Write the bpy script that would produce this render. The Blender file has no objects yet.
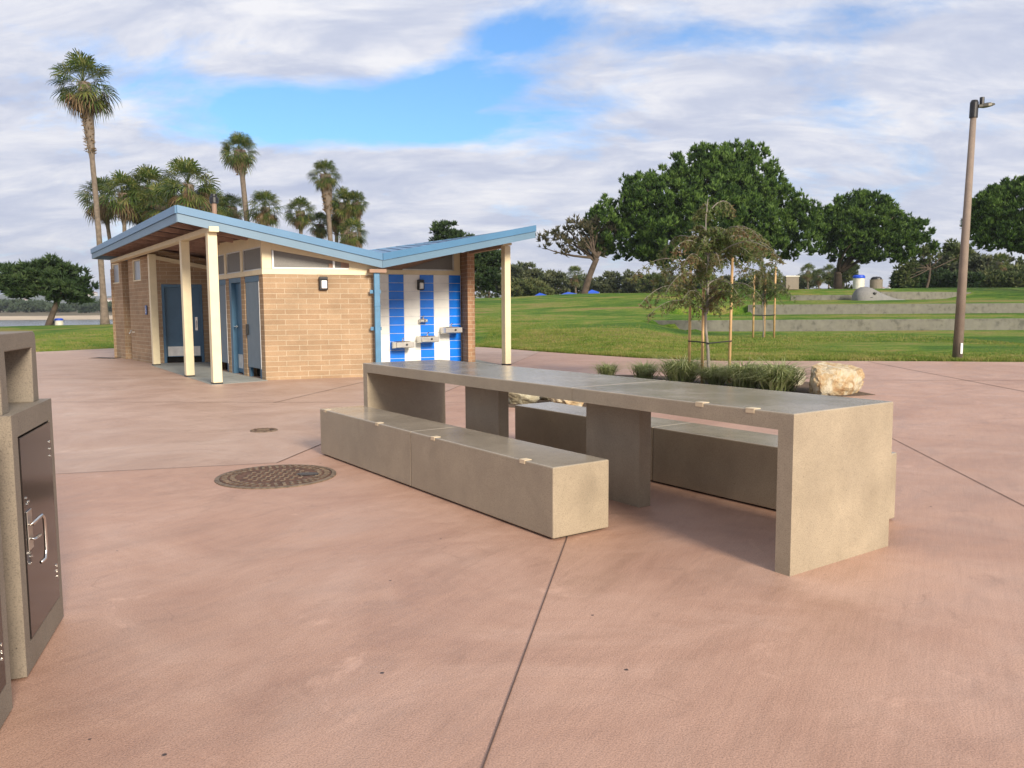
import bpy, math, random
import numpy as np
from mathutils import Vector, Matrix, noise as mnoise
R = math.radians
scene = bpy.context.scene
COL = scene.collection
rnd = random.Random(7)

# ------------------------------------------------------------------ camera calibration (used to survey positions)
F, PITCH, ROLL, H = 809.2, .0912, .006, 1.337
def ray(px, py):
    X = (px-512)/F; U = (384-py)/F
    x = X*math.cos(ROLL)+U*math.sin(ROLL); u = -X*math.sin(ROLL)+U*math.cos(ROLL)
    return np.array([x, math.cos(PITCH)+u*math.sin(PITCH), -math.sin(PITCH)+u*math.cos(PITCH)])
def G(px, py, z=0.):                      # survey: point at height z
    d = ray(px, py); return np.array([0, 0, H])+d*((z-H)/d[2])
def at(px, py, y):                        # survey: point at distance y
    d = ray(px, py); return np.array([0, 0, H])+d*(y/d[1])
def on_wall(px, py, a, b):                # survey: point on the vertical wall through a, b
    a = np.array(a[:2], float); b = np.array(b[:2], float); d = ray(px, py)
    A = np.array([b-a, -d[:2]]).T; s, t = np.linalg.solve(A, -a)
    return np.array([0, 0, H])+d*t

# ------------------------------------------------------------------ materials
MATS = {}
def new_mat(name):
    m = bpy.data.materials.new(name); m.use_nodes = True
    nt = m.node_tree; b = nt.nodes['Principled BSDF']
    MATS[name] = m
    return m, nt, b
def nd(nt, t, **k):
    n = nt.nodes.new(t)
    for a, v in k.items():
        if a in n.inputs: n.inputs[a].default_value = v
        else: setattr(n, a, v)
    return n
def ramp(nt, stops):
    n = nt.nodes.new('ShaderNodeValToRGB'); e = n.color_ramp.elements
    while len(e) < len(stops): e.new(.5)
    for i, (p, c) in enumerate(stops):
        e[i].position = p; e[i].color = (*c, 1) if len(c) == 3 else c
    return n
def noise_c(nt, scale, detail=4, rough=.55, coord='Object', stretch=None, vec=None, dist=0.):
    n = nd(nt, 'ShaderNodeTexNoise'); n.inputs['Scale'].default_value = scale
    n.inputs['Detail'].default_value = detail; n.inputs['Roughness'].default_value = rough
    n.inputs['Distortion'].default_value = dist
    if vec is None:
        tc = nd(nt, 'ShaderNodeTexCoord'); vec = tc.outputs[coord]
    if stretch:
        mp = nd(nt, 'ShaderNodeMapping'); mp.inputs['Scale'].default_value = stretch[:3]
        if len(stretch) > 3:
            mp.vector_type = 'TEXTURE'; mp.inputs['Scale'].default_value = (1/stretch[1], 1/stretch[0], 1); mp.inputs['Rotation'].default_value = (0, 0, stretch[3])
        nt.links.new(vec, mp.inputs['Vector']); vec = mp.outputs['Vector']
    nt.links.new(vec, n.inputs['Vector'])
    return n
def mixc(nt, fac, a, b, mode='MIX'):
    n = nt.nodes.new('ShaderNodeMix'); n.data_type = 'RGBA'; n.blend_type = mode
    for s, v in ((0, fac), (6, a), (7, b)):
        if hasattr(v, 'links') or hasattr(v, 'node'): nt.links.new(v, n.inputs[s])
        elif s == 0: n.inputs[0].default_value = v
        else: n.inputs[s].default_value = (*v, 1)
    return n.outputs[2]
def bump(nt, b, h, strength=.3, dist=.01):
    n = nd(nt, 'ShaderNodeBump'); n.inputs['Strength'].default_value = strength; n.inputs['Distance'].default_value = dist
    nt.links.new(h, n.inputs['Height']); nt.links.new(n.outputs[0], b.inputs['Normal'])
def simple(name, c, rough=.6, metal=0, var=.15, scale=6, bumps=0, spec=.5, bscale=60):
    m, nt, b = new_mat(name)
    n = noise_c(nt, scale, 5)
    r = ramp(nt, [(.3, tuple(x*(1-var) for x in c)), (.7, tuple(min(1, x*(1+var)) for x in c))])
    nt.links.new(n.outputs[0], r.inputs[0]); nt.links.new(r.outputs[0], b.inputs['Base Color'])
    b.inputs['Roughness'].default_value = rough; b.inputs['Metallic'].default_value = metal
    b.inputs['Specular IOR Level'].default_value = spec
    if bumps:
        n2 = noise_c(nt, bscale, 4); bump(nt, b, n2.outputs[0], bumps, .005)
    return m

# plaza
def plaza_mat(name, base, dark, light):
    m, nt, b = new_mat(name)
    n1 = noise_c(nt, .8, 8, .68, dist=1.0)
    n2 = noise_c(nt, 3.0, 9, .72, stretch=(1, .45, 1, .7), dist=1.2)
    n3 = noise_c(nt, 160, 2, .5)
    n4 = noise_c(nt, 1.1, 8, .75, dist=1.5)
    n6 = noise_c(nt, .23, 3, .5)
    r1 = ramp(nt, [(.34, dark), (.5, base), (.66, light)])
    nt.links.new(n1.outputs[0], r1.inputs[0])
    r2 = ramp(nt, [(.3, (.86, .85, .83)), (.5, (1, 1, 1)), (.75, (1.08, 1.10, 1.10))])
    nt.links.new(n2.outputs[0], r2.inputs[0])
    c = mixc(nt, 1, r1.outputs[0], r2.outputs[0], 'MULTIPLY')
    r3 = ramp(nt, [(.25, (.66, .65, .64)), (.5, (1, 1, 1)), (.8, (1.28, 1.28, 1.28))])
    nt.links.new(n3.outputs[0], r3.inputs[0])
    c = mixc(nt, 1, c, r3.outputs[0], 'MULTIPLY')
    r6 = ramp(nt, [(.35, (.93, .92, .92)), (.65, (1.05, 1.05, 1.06))])
    nt.links.new(n6.outputs[0], r6.inputs[0]); c = mixc(nt, 1, c, r6.outputs[0], 'MULTIPLY')
    nb = noise_c(nt, 22, 5, .75, stretch=(1, .12, 1, 1.08)); rb = ramp(nt, [(.3, (.945, .94, .94)), (.5, (1, 1, 1)), (.72, (1.05, 1.05, 1.05))])
    nt.links.new(nb.outputs[0], rb.inputs[0]); c = mixc(nt, 1, c, rb.outputs[0], 'MULTIPLY')
    # pale scuffs
    r4 = ramp(nt, [(.60, (0, 0, 0)), (.70, (1, 1, 1))]); nt.links.new(n4.outputs[0], r4.inputs[0])
    sc = nd(nt, 'ShaderNodeMath', operation='MULTIPLY'); nt.links.new(r4.outputs[0], sc.inputs[0]); sc.inputs[1].default_value = .35
    c = mixc(nt, sc.outputs[0], c, tuple(min(1, x*1.5) for x in light))
    # brown drips and stains, of their own shape
    n5 = noise_c(nt, 2.3, 9, .7, dist=2.5, stretch=(1, .6, 1, 1.0))
    r5 = ramp(nt, [(.58, (0, 0, 0)), (.72, (1, 1, 1))]); nt.links.new(n5.outputs[0], r5.inputs[0])
    sd = nd(nt, 'ShaderNodeMath', operation='MULTIPLY'); nt.links.new(r5.outputs[0], sd.inputs[0]); sd.inputs[1].default_value = .38
    c = mixc(nt, sd.outputs[0], c, tuple(x*.55 for x in dark))
    # hairline scuffs
    vs_ = nd(nt, 'ShaderNodeTexVoronoi', feature='DISTANCE_TO_EDGE'); vs_.inputs['Scale'].default_value = .9
    nw = noise_c(nt, 1.4, 3, .5); tcs = nd(nt, 'ShaderNodeTexCoord'); av = nd(nt, 'ShaderNodeVectorMath', operation='ADD')
    nt.links.new(tcs.outputs['Object'], av.inputs[0]); nt.links.new(nw.outputs['Color'], av.inputs[1]); nt.links.new(av.outputs[0], vs_.inputs['Vector'])
    rs_ = ramp(nt, [(.0, (1, 1, 1)), (.006, (0, 0, 0))]); nt.links.new(vs_.outputs['Distance'], rs_.inputs[0])
    nm_ = noise_c(nt, 2.1, 3, .6); rm_ = ramp(nt, [(.52, (0, 0, 0)), (.62, (.3, .3, .3))]); nt.links.new(nm_.outputs[0], rm_.inputs[0])
    ms_ = nd(nt, 'ShaderNodeMath', operation='MULTIPLY'); nt.links.new(rs_.outputs[0], ms_.inputs[0]); nt.links.new(rm_.outputs[0], ms_.inputs[1])
    c = mixc(nt, ms_.outputs[0], c, tuple(x*.5 for x in dark))
    # tiny dark specks
    v = nd(nt, 'ShaderNodeTexVoronoi'); v.inputs['Scale'].default_value = 3.2
    tc = nd(nt, 'ShaderNodeTexCoord'); nt.links.new(tc.outputs['Object'], v.inputs['Vector'])
    rv = ramp(nt, [(.022, (1, 1, 1)), (.032, (0, 0, 0))]); nt.links.new(v.outputs['Distance'], rv.inputs[0])
    c = mixc(nt, rv.outputs[0], c, (.06, .04, .035))
    nt.links.new(c, b.inputs['Base Color'])
    # broom finish
    w = noise_c(nt, 40, 3, .6, stretch=(1, .05, 1, 1.08))
    add = nd(nt, 'ShaderNodeMath', operation='ADD'); nt.links.new(w.outputs[0], add.inputs[0]); nt.links.new(n3.outputs[0], add.inputs[1])
    bump(nt, b, add.outputs[0], .35, .004)
    rr = ramp(nt, [(.3, (.42, .42, .42)), (.7, (.66, .66, .66))]); nt.links.new(n2.outputs[0], rr.inputs[0])
    nt.links.new(rr.outputs[0], b.inputs['Roughness'])
    return m
plaza_mat('plaza_pink', (.45, .274, .194), (.395, .23, .16), (.50, .32, .235))
plaza_mat('plaza_tan', (.45, .305, .228), (.40, .262, .192), (.50, .36, .28))

def grass_mat():
    m, nt, b = new_mat('grass')
    n1 = noise_c(nt, .16, 5, .6, dist=.8, stretch=(.6, 1.6, 1)); n2 = noise_c(nt, 1.6, 6, .7, stretch=(.6, 1.3, 1)); n3 = noise_c(nt, 14, 3, .7)
    r1 = ramp(nt, [(.42, (.045, .115, .010)), (.49, (.088, .17, .016)), (.535, (.145, .205, .026)), (.58, (.24, .22, .06)), (.64, (.22, .15, .068))])
    mx = nd(nt, 'ShaderNodeMath', operation='MULTIPLY_ADD'); nt.links.new(n2.outputs[0], mx.inputs[0]); mx.inputs[1].default_value = .45
    mm = nd(nt, 'ShaderNodeMath', operation='MULTIPLY'); nt.links.new(n1.outputs[0], mm.inputs[0]); mm.inputs[1].default_value = .58
    nt.links.new(mm.outputs[0], mx.inputs[2])
    nt.links.new(mx.outputs[0], r1.inputs[0])
    r3 = ramp(nt, [(.3, (.5, .55, .45)), (.5, (1, 1, 1)), (.7, (1.4, 1.3, 1.25))]); nt.links.new(n3.outputs[0], r3.inputs[0])
    c = mixc(nt, 1, r1.outputs[0], r3.outputs[0], 'MULTIPLY')
    n9 = noise_c(nt, .9, 8, .8, dist=1.2, stretch=(.7, 1.2, 1)); r9 = ramp(nt, [(.58, (0, 0, 0)), (.68, (.7, .7, .7))]); nt.links.new(n9.outputs[0], r9.inputs[0]); c = mixc(nt, r9.outputs[0], c, (.27, .235, .085))
    nt.links.new(c, b.inputs['Base Color']); b.inputs['Roughness'].default_value = .85; b.inputs['Specular IOR Level'].default_value = .15
    bump(nt, b, n3.outputs[0], .9, .06)
grass_mat()

def concrete(name, c, rough=.55, coat=False, streak=True, grain=220, pits=False):
    m, nt, b = new_mat(name)
    n1 = noise_c(nt, 2.5, 6, .6); n2 = noise_c(nt, grain, 2, .6); n3 = noise_c(nt, 4, 5, .6, stretch=(1, 1, .6) if streak else None)
    r1 = ramp(nt, [(.3, tuple(x*.86 for x in c)), (.7, tuple(x*1.1 for x in c))]); nt.links.new(n1.outputs[0], r1.inputs[0])
    r2 = ramp(nt, [(.3, (.62, .62, .62)), (.45, (1, 1, 1)), (.7, (1.18, 1.18, 1.18))]); nt.links.new(n2.outputs[0], r2.inputs[0])
    r3 = ramp(nt, [(.35, (.92, .92, .92)), (.65, (1.05, 1.05, 1.04))]); nt.links.new(n3.outputs[0], r3.inputs[0])
    cc = mixc(nt, 1, r1.outputs[0], r2.outputs[0], 'MULTIPLY'); cc = mixc(nt, 1, cc, r3.outputs[0], 'MULTIPLY')
    if pits:
        vp = nd(nt, 'ShaderNodeTexVoronoi'); vp.inputs['Scale'].default_value = 26; tcp = nd(nt, 'ShaderNodeTexCoord'); nt.links.new(tcp.outputs['Object'], vp.inputs['Vector'])
        sp_ = nd(nt, 'ShaderNodeSeparateColor'); nt.links.new(vp.outputs['Color'], sp_.inputs[0])
        th_ = nd(nt, 'ShaderNodeMath', operation='MULTIPLY_ADD'); nt.links.new(sp_.outputs[0], th_.inputs[0]); th_.inputs[1].default_value = -.45; nt.links.new(vp.outputs['Distance'], th_.inputs[2])
        rp_ = ramp(nt, [(.0, (1, 1, 1)), (.02, (0, 0, 0))])
        ad_ = nd(nt, 'ShaderNodeMath', operation='ADD'); nt.links.new(th_.outputs[0], ad_.inputs[0]); ad_.inputs[1].default_value = .36; nt.links.new(ad_.outputs[0], rp_.inputs[0])
        cc = mixc(nt, rp_.outputs[0], cc, tuple(x*.35 for x in c))
        ns_ = noise_c(nt, 1.3, 7, .7, dist=1.5); rs2 = ramp(nt, [(.56, (0, 0, 0)), (.70, (.4, .4, .4))]); nt.links.new(ns_.outputs[0], rs2.inputs[0]); cc = mixc(nt, rs2.outputs[0], cc, tuple(x*.68 for x in c))
    nt.links.new(cc, b.inputs['Base Color'])
    rr = ramp(nt, [(.3, (rough*.7,)*3), (.7, (min(1, rough*1.25),)*3)]); nt.links.new(n1.outputs[0], rr.inputs[0]); nt.links.new(rr.outputs[0], b.inputs['Roughness'])
    bump(nt, b, n2.outputs[0], .12 if coat else .3, .002)
    return m
concrete('table_side', (.335, .276, .196), .6, pits=True)
concrete('table_top', (.33, .285, .22), .17, coat=True, streak=False)
concrete('bin_concrete', (.215, .18, .138), .75, grain=200, pits=True)
concrete('terrace_concrete', (.15, .145, .117), .85, grain=3.5)
concrete('pad_concrete', (.33, .34, .31), .8, streak=False)
concrete('statue_concrete', (.20, .195, .185), .8, grain=30)
concrete('pole_concrete', (.225, .178, .142), .8, grain=90)

def brick_mat(name, c1, c2, mortar, bw, bh, ms):
    m, nt, b = new_mat(name)
    tc = nd(nt, 'ShaderNodeTexCoord')
    t = nd(nt, 'ShaderNodeTexBrick'); nt.links.new(tc.outputs['UV'], t.inputs['Vector'])
    t.inputs['Color1'].default_value = (*c1, 1); t.inputs['Color2'].default_value = (*c2, 1); t.inputs['Mortar'].default_value = (*mortar, 1)
    t.inputs['Scale'].default_value = 1; t.inputs['Brick Width'].default_value = bw; t.inputs['Row Height'].default_value = bh
    t.inputs['Mortar Size'].default_value = ms; t.inputs['Mortar Smooth'].default_value = .25; t.inputs['Bias'].default_value = 0
    t.offset = .38; t.squash = 1; t.offset_frequency = 2
    n1 = noise_c(nt, 2, 6, .6); n2 = noise_c(nt, 60, 4, .65)
    r1 = ramp(nt, [(.3, (.84, .84, .83)), (.7, (1.12, 1.1, 1.08))]); nt.links.new(n1.outputs[0], r1.inputs[0])
    r2 = ramp(nt, [(.3, (.86, .85, .84)), (.7, (1.1, 1.1, 1.1))]); nt.links.new(n2.outputs[0], r2.inputs[0])
    c = mixc(nt, 1, t.outputs['Color'], r1.outputs[0], 'MULTIPLY'); c = mixc(nt, 1, c, r2.outputs[0], 'MULTIPLY')
    nt.links.new(c, b.inputs['Base Color']); b.inputs['Roughness'].default_value = .9; b.inputs['Specular IOR Level'].default_value = .2
    mt = nd(nt, 'ShaderNodeMath', operation='MULTIPLY_ADD'); nt.links.new(t.outputs['Fac'], mt.inputs[0]); mt.inputs[1].default_value = -1
    nt.links.new(n2.outputs[0], mt.inputs[2])
    bump(nt, b, mt.outputs[0], .6, .008)
brick_mat('block_tan', (.405, .288, .182), (.34, .234, .145), (.50, .415, .30), .41, .1016, .007)
brick_mat('block_small', (.42, .25, .15), (.35, .20, .12), (.52, .40, .28), .2, .1016, .008)

simple('cream_paint', (.74, .64, .42), .5, var=.05, bumps=.05)
simple('blue_roof', (.075, .19, .33), .38, var=.08, metal=.0, scale=1.5)
simple('blue_fascia', (.125, .215, .30), .45, var=.06, scale=1.5)
simple('blue_door', (.052, .135, .225), .42, var=.08)
simple('partition_grey', (.13, .185, .235), .45, var=.06)
simple('blue_pipe', (.06, .19, .33), .45)
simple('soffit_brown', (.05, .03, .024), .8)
simple('wood_brown', (.36, .225, .17), .75, var=.2, scale=9)
simple('trim_brown', (.30, .19, .13), .7)
simple('steel', (.55, .53, .49), .3, metal=1, var=.1)
simple('steel_bright', (.72, .70, .66), .22, metal=1, var=.08)
simple('steel_white', (.62, .62, .60), .35, metal=.3)
simple('bronze_door', (.028, .022, .02), .16, metal=.35, var=.08, scale=3)
simple('black', (.012, .012, .013), .4)
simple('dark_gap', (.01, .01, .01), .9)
simple('joint_dark', (.10, .062, .05), .9)
simple('chip_tan', (.62, .50, .33), .5)
simple('tile_blue', (.008, .19, .82), .2, var=.08, scale=3)
simple('tile_white', (.83, .83, .80), .3, var=.04)
simple('mortar_white', (.62, .65, .66), .8)
simple('screen_grey', (.17, .165, .15), .5, var=.12, scale=40, bumps=.4, bscale=150)
simple('window_grey', (.30, .34, .38), .3, var=.08)
simple('lens_white', (.78, .78, .76), .25)
simple('sign_blue', (.03, .08, .30), .4)
simple('white_paint', (.78, .78, .75), .5)
simple('rust', (.105, .05, .028), .8, metal=.1, var=.5, scale=18, bumps=.5, bscale=80)
simple('rust_grey', (.17, .125, .085), .7, metal=.2, var=.45, scale=22, bumps=.4)
simple('bark_palm', (.165, .13, .10), .9, var=.3, scale=5, bumps=.6, bscale=18)
simple('bark_dark', (.085, .062, .045), .95, var=.35, scale=3, bumps=.8, bscale=8)
simple('bark_young', (.20, .18, .15), .8, var=.2, bumps=.3)
simple('stake_wood', (.50, .32, .15), .7, var=.2, scale=5, bumps=.2)
simple('strap_black', (.02, .02, .02), .7)
simple('bin_white', (.62, .60, .52), .5)
simple('bin_blue', (.01, .065, .55), .35)
simple('canopy_blue', (.01, .09, .60), .5)
simple('sand', (.47, .38, .27), .95, var=.15, scale=.1)
simple('mulch', (.10, .065, .04), .95, var=.4, scale=20, bumps=.9, bscale=30)
simple('hill', (.085, .10, .07), .95, var=.35, scale=.02)
simple('house_white', (.62, .58, .52), .8)
simple('house_roof', (.28, .16, .12), .8)

def leaf_mat(name, stops, scale, rough=.6, trans=.25):
    m, nt, b = new_mat(name)
    n = noise_c(nt, scale, 4, .7); r = ramp(nt, stops)
    ge = nd(nt, 'ShaderNodeNewGeometry'); m1 = nd(nt, 'ShaderNodeMath', operation='MULTIPLY_ADD'); nt.links.new(ge.outputs['Random Per Island'], m1.inputs[0]); m1.inputs[1].default_value = .26
    m2 = nd(nt, 'ShaderNodeMath', operation='SUBTRACT'); nt.links.new(n.outputs[0], m2.inputs[0]); m2.inputs[1].default_value = .13; nt.links.new(m2.outputs[0], m1.inputs[2])
    nt.links.new(m1.outputs[0], r.inputs[0])
    nt.links.new(r.outputs[0], b.inputs['Base Color']); b.inputs['Roughness'].default_value = rough
    b.inputs['Specular IOR Level'].default_value = .25
    t = nd(nt, 'ShaderNodeBsdfTranslucent'); nt.links.new(r.outputs[0], t.inputs[0])
    mx = nd(nt, 'ShaderNodeMixShader'); mx.inputs[0].default_value = trans
    nt.links.new(b.outputs[0], mx.inputs[1]); nt.links.new(t.outputs[0], mx.inputs[2])
    nt.links.new(mx.outputs[0], nt.nodes['Material Output'].inputs[0])
leaf_mat('leaf_pine', [(.36, (.018, .046, .009)), (.5, (.062, .125, .022)), (.65, (.15, .24, .05))], .8)
leaf_mat('leaf_pine_dark', [(.3, (.022, .045, .016)), (.5, (.04, .075, .026)), (.7, (.08, .12, .04))], .7)
leaf_mat('leaf_dry_pine', [(.3, (.05, .06, .03)), (.5, (.095, .09, .05)), (.7, (.16, .13, .08))], 1.2)
leaf_mat('leaf_euc', [(.3, (.05, .07, .035)), (.5, (.10, .12, .06)), (.7, (.17, .18, .09))], .4)
leaf_mat('leaf_far', [(.3, (.035, .06, .03)), (.5, (.055, .085, .045)), (.7, (.08, .11, .06))], .1)
leaf_mat('leaf_bush', [(.3, (.04, .065, .022)), (.5, (.09, .12, .04)), (.7, (.17, .18, .07))], .5)
leaf_mat('leaf_palm', [(.34, (.035, .065, .014)), (.5, (.085, .125, .025)), (.66, (.20, .20, .06))], 1.6, .4)
leaf_mat('leaf_dead', [(.3, (.13, .08, .04)), (.6, (.26, .18, .10)), (.8, (.34, .26, .16))], 1.5)
leaf_mat('leaf_young', [(.36, (.115, .175, .05)), (.54, (.17, .185, .07)), (.72, (.22, .13, .07))], 1.5, trans=.4)
leaf_mat('leaf_tuft', [(.3, (.15, .20, .06)), (.5, (.30, .35, .14)), (.68, (.50, .50, .28))], 9)
leaf_mat('blade_grass', [(.3, (.10, .17, .02)), (.48, (.17, .225, .035)), (.6, (.27, .26, .07)), (.75, (.34, .27, .11))], .8)

def rock_mat(name, a, b_, c_):
    m, nt, b = new_mat(name)
    n = noise_c(nt, 4.5, 8, .65, dist=1.5); r = ramp(nt, [(.32, a), (.47, b_), (.56, c_), (.75, tuple(min(1, x*1.15) for x in c_))])
    nt.links.new(n.outputs[0], r.inputs[0]); nt.links.new(r.outputs[0], b.inputs['Base Color']); b.inputs['Roughness'].default_value = .85
    n2 = noise_c(nt, 9, 9, .75, dist=.8); bump(nt, b, n2.outputs[0], 1.0, .06)
rock_mat('rock_orange', (.36, .19, .08), (.55, .41, .23), (.62, .54, .39))
rock_mat('rock_pale', (.28, .24, .15), (.42, .37, .25), (.54, .50, .36))

def water_mat():
    m, nt, b = new_mat('water_surface')
    b.inputs['Base Color'].default_value = (.05, .08, .10, 1); b.inputs['Roughness'].default_value = .12
    n = noise_c(nt, .5, 4, .6, stretch=(.4, 1, 1)); bump(nt, b, n.outputs[0], .25, .3)
water_mat()

# ------------------------------------------------------------------ mesh builders
class MB:
    def __init__(s): s.v = []; s.f = []; s.m = []; s.uv = {}
    def add(s, vs, fs, mi=0):
        o = len(s.v); s.v += [tuple(map(float, p)) for p in vs]
        for f in fs: s.f.append([o+i for i in f]); s.m.append(mi)
    def prism(s, poly, z0, z1, mi=0):          # poly CCW of (x,y); z scalars or lists
        n = len(poly)
        a = z0 if hasattr(z0, '__len__') else [z0]*n; b = z1 if hasattr(z1, '__len__') else [z1]*n
        vs = [(p[0], p[1], a[i]) for i, p in enumerate(poly)]+[(p[0], p[1], b[i]) for i, p in enumerate(poly)]
        fs = [list(range(n))[::-1], list(range(n, 2*n))]+[[i, (i+1) % n, n+(i+1) % n, n+i] for i in range(n)]
        s.add(vs, fs, mi)
    def wall(s, a, b, th, z0, z1, mi=0, side=1):   # slab from a to b, th thick to the left of a->b (side=1)
        a = np.array(a[:2], float); b = np.array(b[:2], float); d = (b-a)/np.linalg.norm(b-a); n = np.array([-d[1], d[0]])*th*side
        poly = [a, b, b+n, a+n]
        if side < 0: poly = [a+n, b+n, b, a]
        def ex(z):
            if hasattr(z, '__len__'): return [z[0], z[1], z[1], z[0]]
            return [z]*4
        s.prism(poly, ex(z0), ex(z1), mi)
    def box(s, c, size, rz=0., mi=0, rx=0., ry=0.):
        M = Matrix.Rotation(rz, 4, 'Z') @ Matrix.Rotation(ry, 4, 'Y') @ Matrix.Rotation(rx, 4, 'X')
        vs = []
        for z in (-.5, .5):
            for x, y in ((-.5, -.5), (.5, -.5), (.5, .5), (-.5, .5)):
                p = M @ Vector((x*size[0], y*size[1], z*size[2])); vs.append((p.x+c[0], p.y+c[1], p.z+c[2]))
        s.add(vs, [[3, 2, 1, 0], [4, 5, 6, 7], [0, 1, 5, 4], [1, 2, 6, 5], [2, 3, 7, 6], [3, 0, 4, 7]], mi)
    def beam(s, a, b, w, h, mi=0):              # box beam whose TOP centre line runs a->b
        a = Vector(a); b = Vector(b); d = (b-a).normalized(); sx = d.cross(Vector((0, 0, 1))).normalized()*w/2; up = Vector((0, 0, -h))
        vs = [a-sx+up, a+sx+up, a+sx, a-sx, b-sx+up, b+sx+up, b+sx, b-sx]
        s.add(vs, [[0, 1, 2, 3], [7, 6, 5, 4], [0, 4, 5, 1], [1, 5, 6, 2], [2, 6, 7, 3], [3, 7, 4, 0]], mi)
    def tube(s, pts, rads, n=10, mi=0, cap=True):
        pts = [Vector(p) for p in pts]; rings = []; o = len(s.v)
        ref = Vector((0.3, 0.9, .2)).normalized()
        for i, p in enumerate(pts):
            d = (pts[min(i+1, len(pts)-1)]-pts[max(i-1, 0)]).normalized()
            if abs(d.dot(ref)) > .95: ref = Vector((1, 0, 0))
            x = d.cross(ref).normalized(); y = d.cross(x)
            r = rads[i] if hasattr(rads, '__len__') else rads
            for k in range(n):
                a = 2*math.pi*k/n; q = p+(x*math.cos(a)+y*math.sin(a))*r; s.v.append((q.x, q.y, q.z))
        for i in range(len(pts)-1):
            for k in range(n):
                s.f.append([o+i*n+k, o+i*n+(k+1) % n, o+(i+1)*n+(k+1) % n, o+(i+1)*n+k]); s.m.append(mi)
        if cap:
            s.f.append([o+k for k in range(n)][::-1]); s.m.append(mi)
            s.f.append([o+(len(pts)-1)*n+k for k in range(n)]); s.m.append(mi)
    def lathe(s, prof, c=(0, 0, 0), n=32, mi=0):   # prof list (r,z)
        o = len(s.v)
        for r, z in prof:
            for k in range(n):
                a = 2*math.pi*k/n; s.v.append((c[0]+r*math.cos(a), c[1]+r*math.sin(a), c[2]+z))
        for i in range(len(prof)-1):
            for k in range(n):
                s.f.append([o+i*n+k, o+i*n+(k+1) % n, o+(i+1)*n+(k+1) % n, o+(i+1)*n+k]); s.m.append(mi)
        s.f.append([o+k for k in range(n)][::-1]); s.m.append(mi)
        s.f.append([o+(len(prof)-1)*n+k for k in range(n)]); s.m.append(mi)
    def build(s, name, mats, parent=None, smooth=False, bevel=0, walluv=False, loc=None, seg=2):
        me = bpy.data.meshes.new(name)
        vs = s.v
        me.from_pydata(vs, [], s.f)
        if isinstance(mats, str): mats = [mats]
        for m in mats: me.materials.append(MATS[m])
        me.polygons.foreach_set('material_index', s.m)
        if smooth: me.polygons.foreach_set('use_smooth', [True]*len(me.polygons))
        me.update()
        if walluv:
            uvl = me.uv_layers.new(name='UVMap')
            for p in me.polygons:
                nrm = p.normal
                t = Vector((-nrm.y, nrm.x, 0))
                if t.length < .2: t = Vector((1, 0, 0)); hor = True
                else: hor = False
                t.normalize()
                for li in p.loop_indices:
                    co = me.vertices[me.loops[li].vertex_index].co
                    uvl.data[li].uv = (co.dot(t)+50, (co.y if hor else co.z)+10)
        o = bpy.data.objects.new(name, me); COL.objects.link(o)
        if loc is not None: o.location = loc
        if parent:
            o.parent = parent
            o.matrix_parent_inverse = Matrix.Translation(parent.location).inverted() if loc is None else Matrix.Identity(4)
        if bevel:
            md = o.modifiers.new('bevel', 'BEVEL'); md.width = bevel; md.segments = seg; md.limit_method = 'ANGLE'; md.angle_limit = R(40)
        return o
def np_mesh(name, V, Fq, mat, parent=None, k=3, smooth=False):
    me = bpy.data.meshes.new(name)
    V = np.asarray(V, np.float32); Fq = np.asarray(Fq, np.int32)
    me.vertices.add(len(V)); me.vertices.foreach_set('co', V.ravel())
    me.loops.add(Fq.size); me.loops.foreach_set('vertex_index', Fq.ravel())
    me.polygons.add(len(Fq)); me.polygons.foreach_set('loop_start', np.arange(0, Fq.size, k, dtype=np.int32))
    me.polygons.foreach_set('loop_total', np.full(len(Fq), k, np.int32))
    me.materials.append(MATS[mat]); me.update(); me.validate()
    if smooth: me.polygons.foreach_set('use_smooth', [True]*len(me.polygons))
    o = bpy.data.objects.new(name, me); COL.objects.link(o)
    if parent:
        o.parent = parent; o.matrix_parent_inverse = Matrix.Translation(parent.location).inverted()
    return o
def tag(o, label=None, cat=None, group=None, kind=None):
    if label: o['label'] = label
    if cat: o['category'] = cat
    if group: o['group'] = group
    if kind: o['kind'] = kind
    return o
def thing(name, label, cat, loc=(0, 0, 0), group=None, rz=0):
    o = bpy.data.objects.new(name, None); COL.objects.link(o); o.location = [float(a) for a in loc]; o.rotation_euler = (0, 0, rz)
    o.empty_display_size = .2
    return tag(o, label, cat, group)
def struct(name, mb, mat, **k): return tag(mb.build(name, mat, **k), kind='structure')
def copy_thing(o, loc, rz=0, s=1, label=None, group=None):
    c = o.copy(); COL.objects.link(c); c.location = [float(a) for a in loc]; c.rotation_euler = (0, 0, rz); c.scale = (s, s, s)
    for ch in list(o.children):
        d = ch.copy(); COL.objects.link(d); d.parent = c; d.matrix_parent_inverse = ch.matrix_parent_inverse.copy()
    if label: c['label'] = label
    if group: c['group'] = group
    return c

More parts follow.
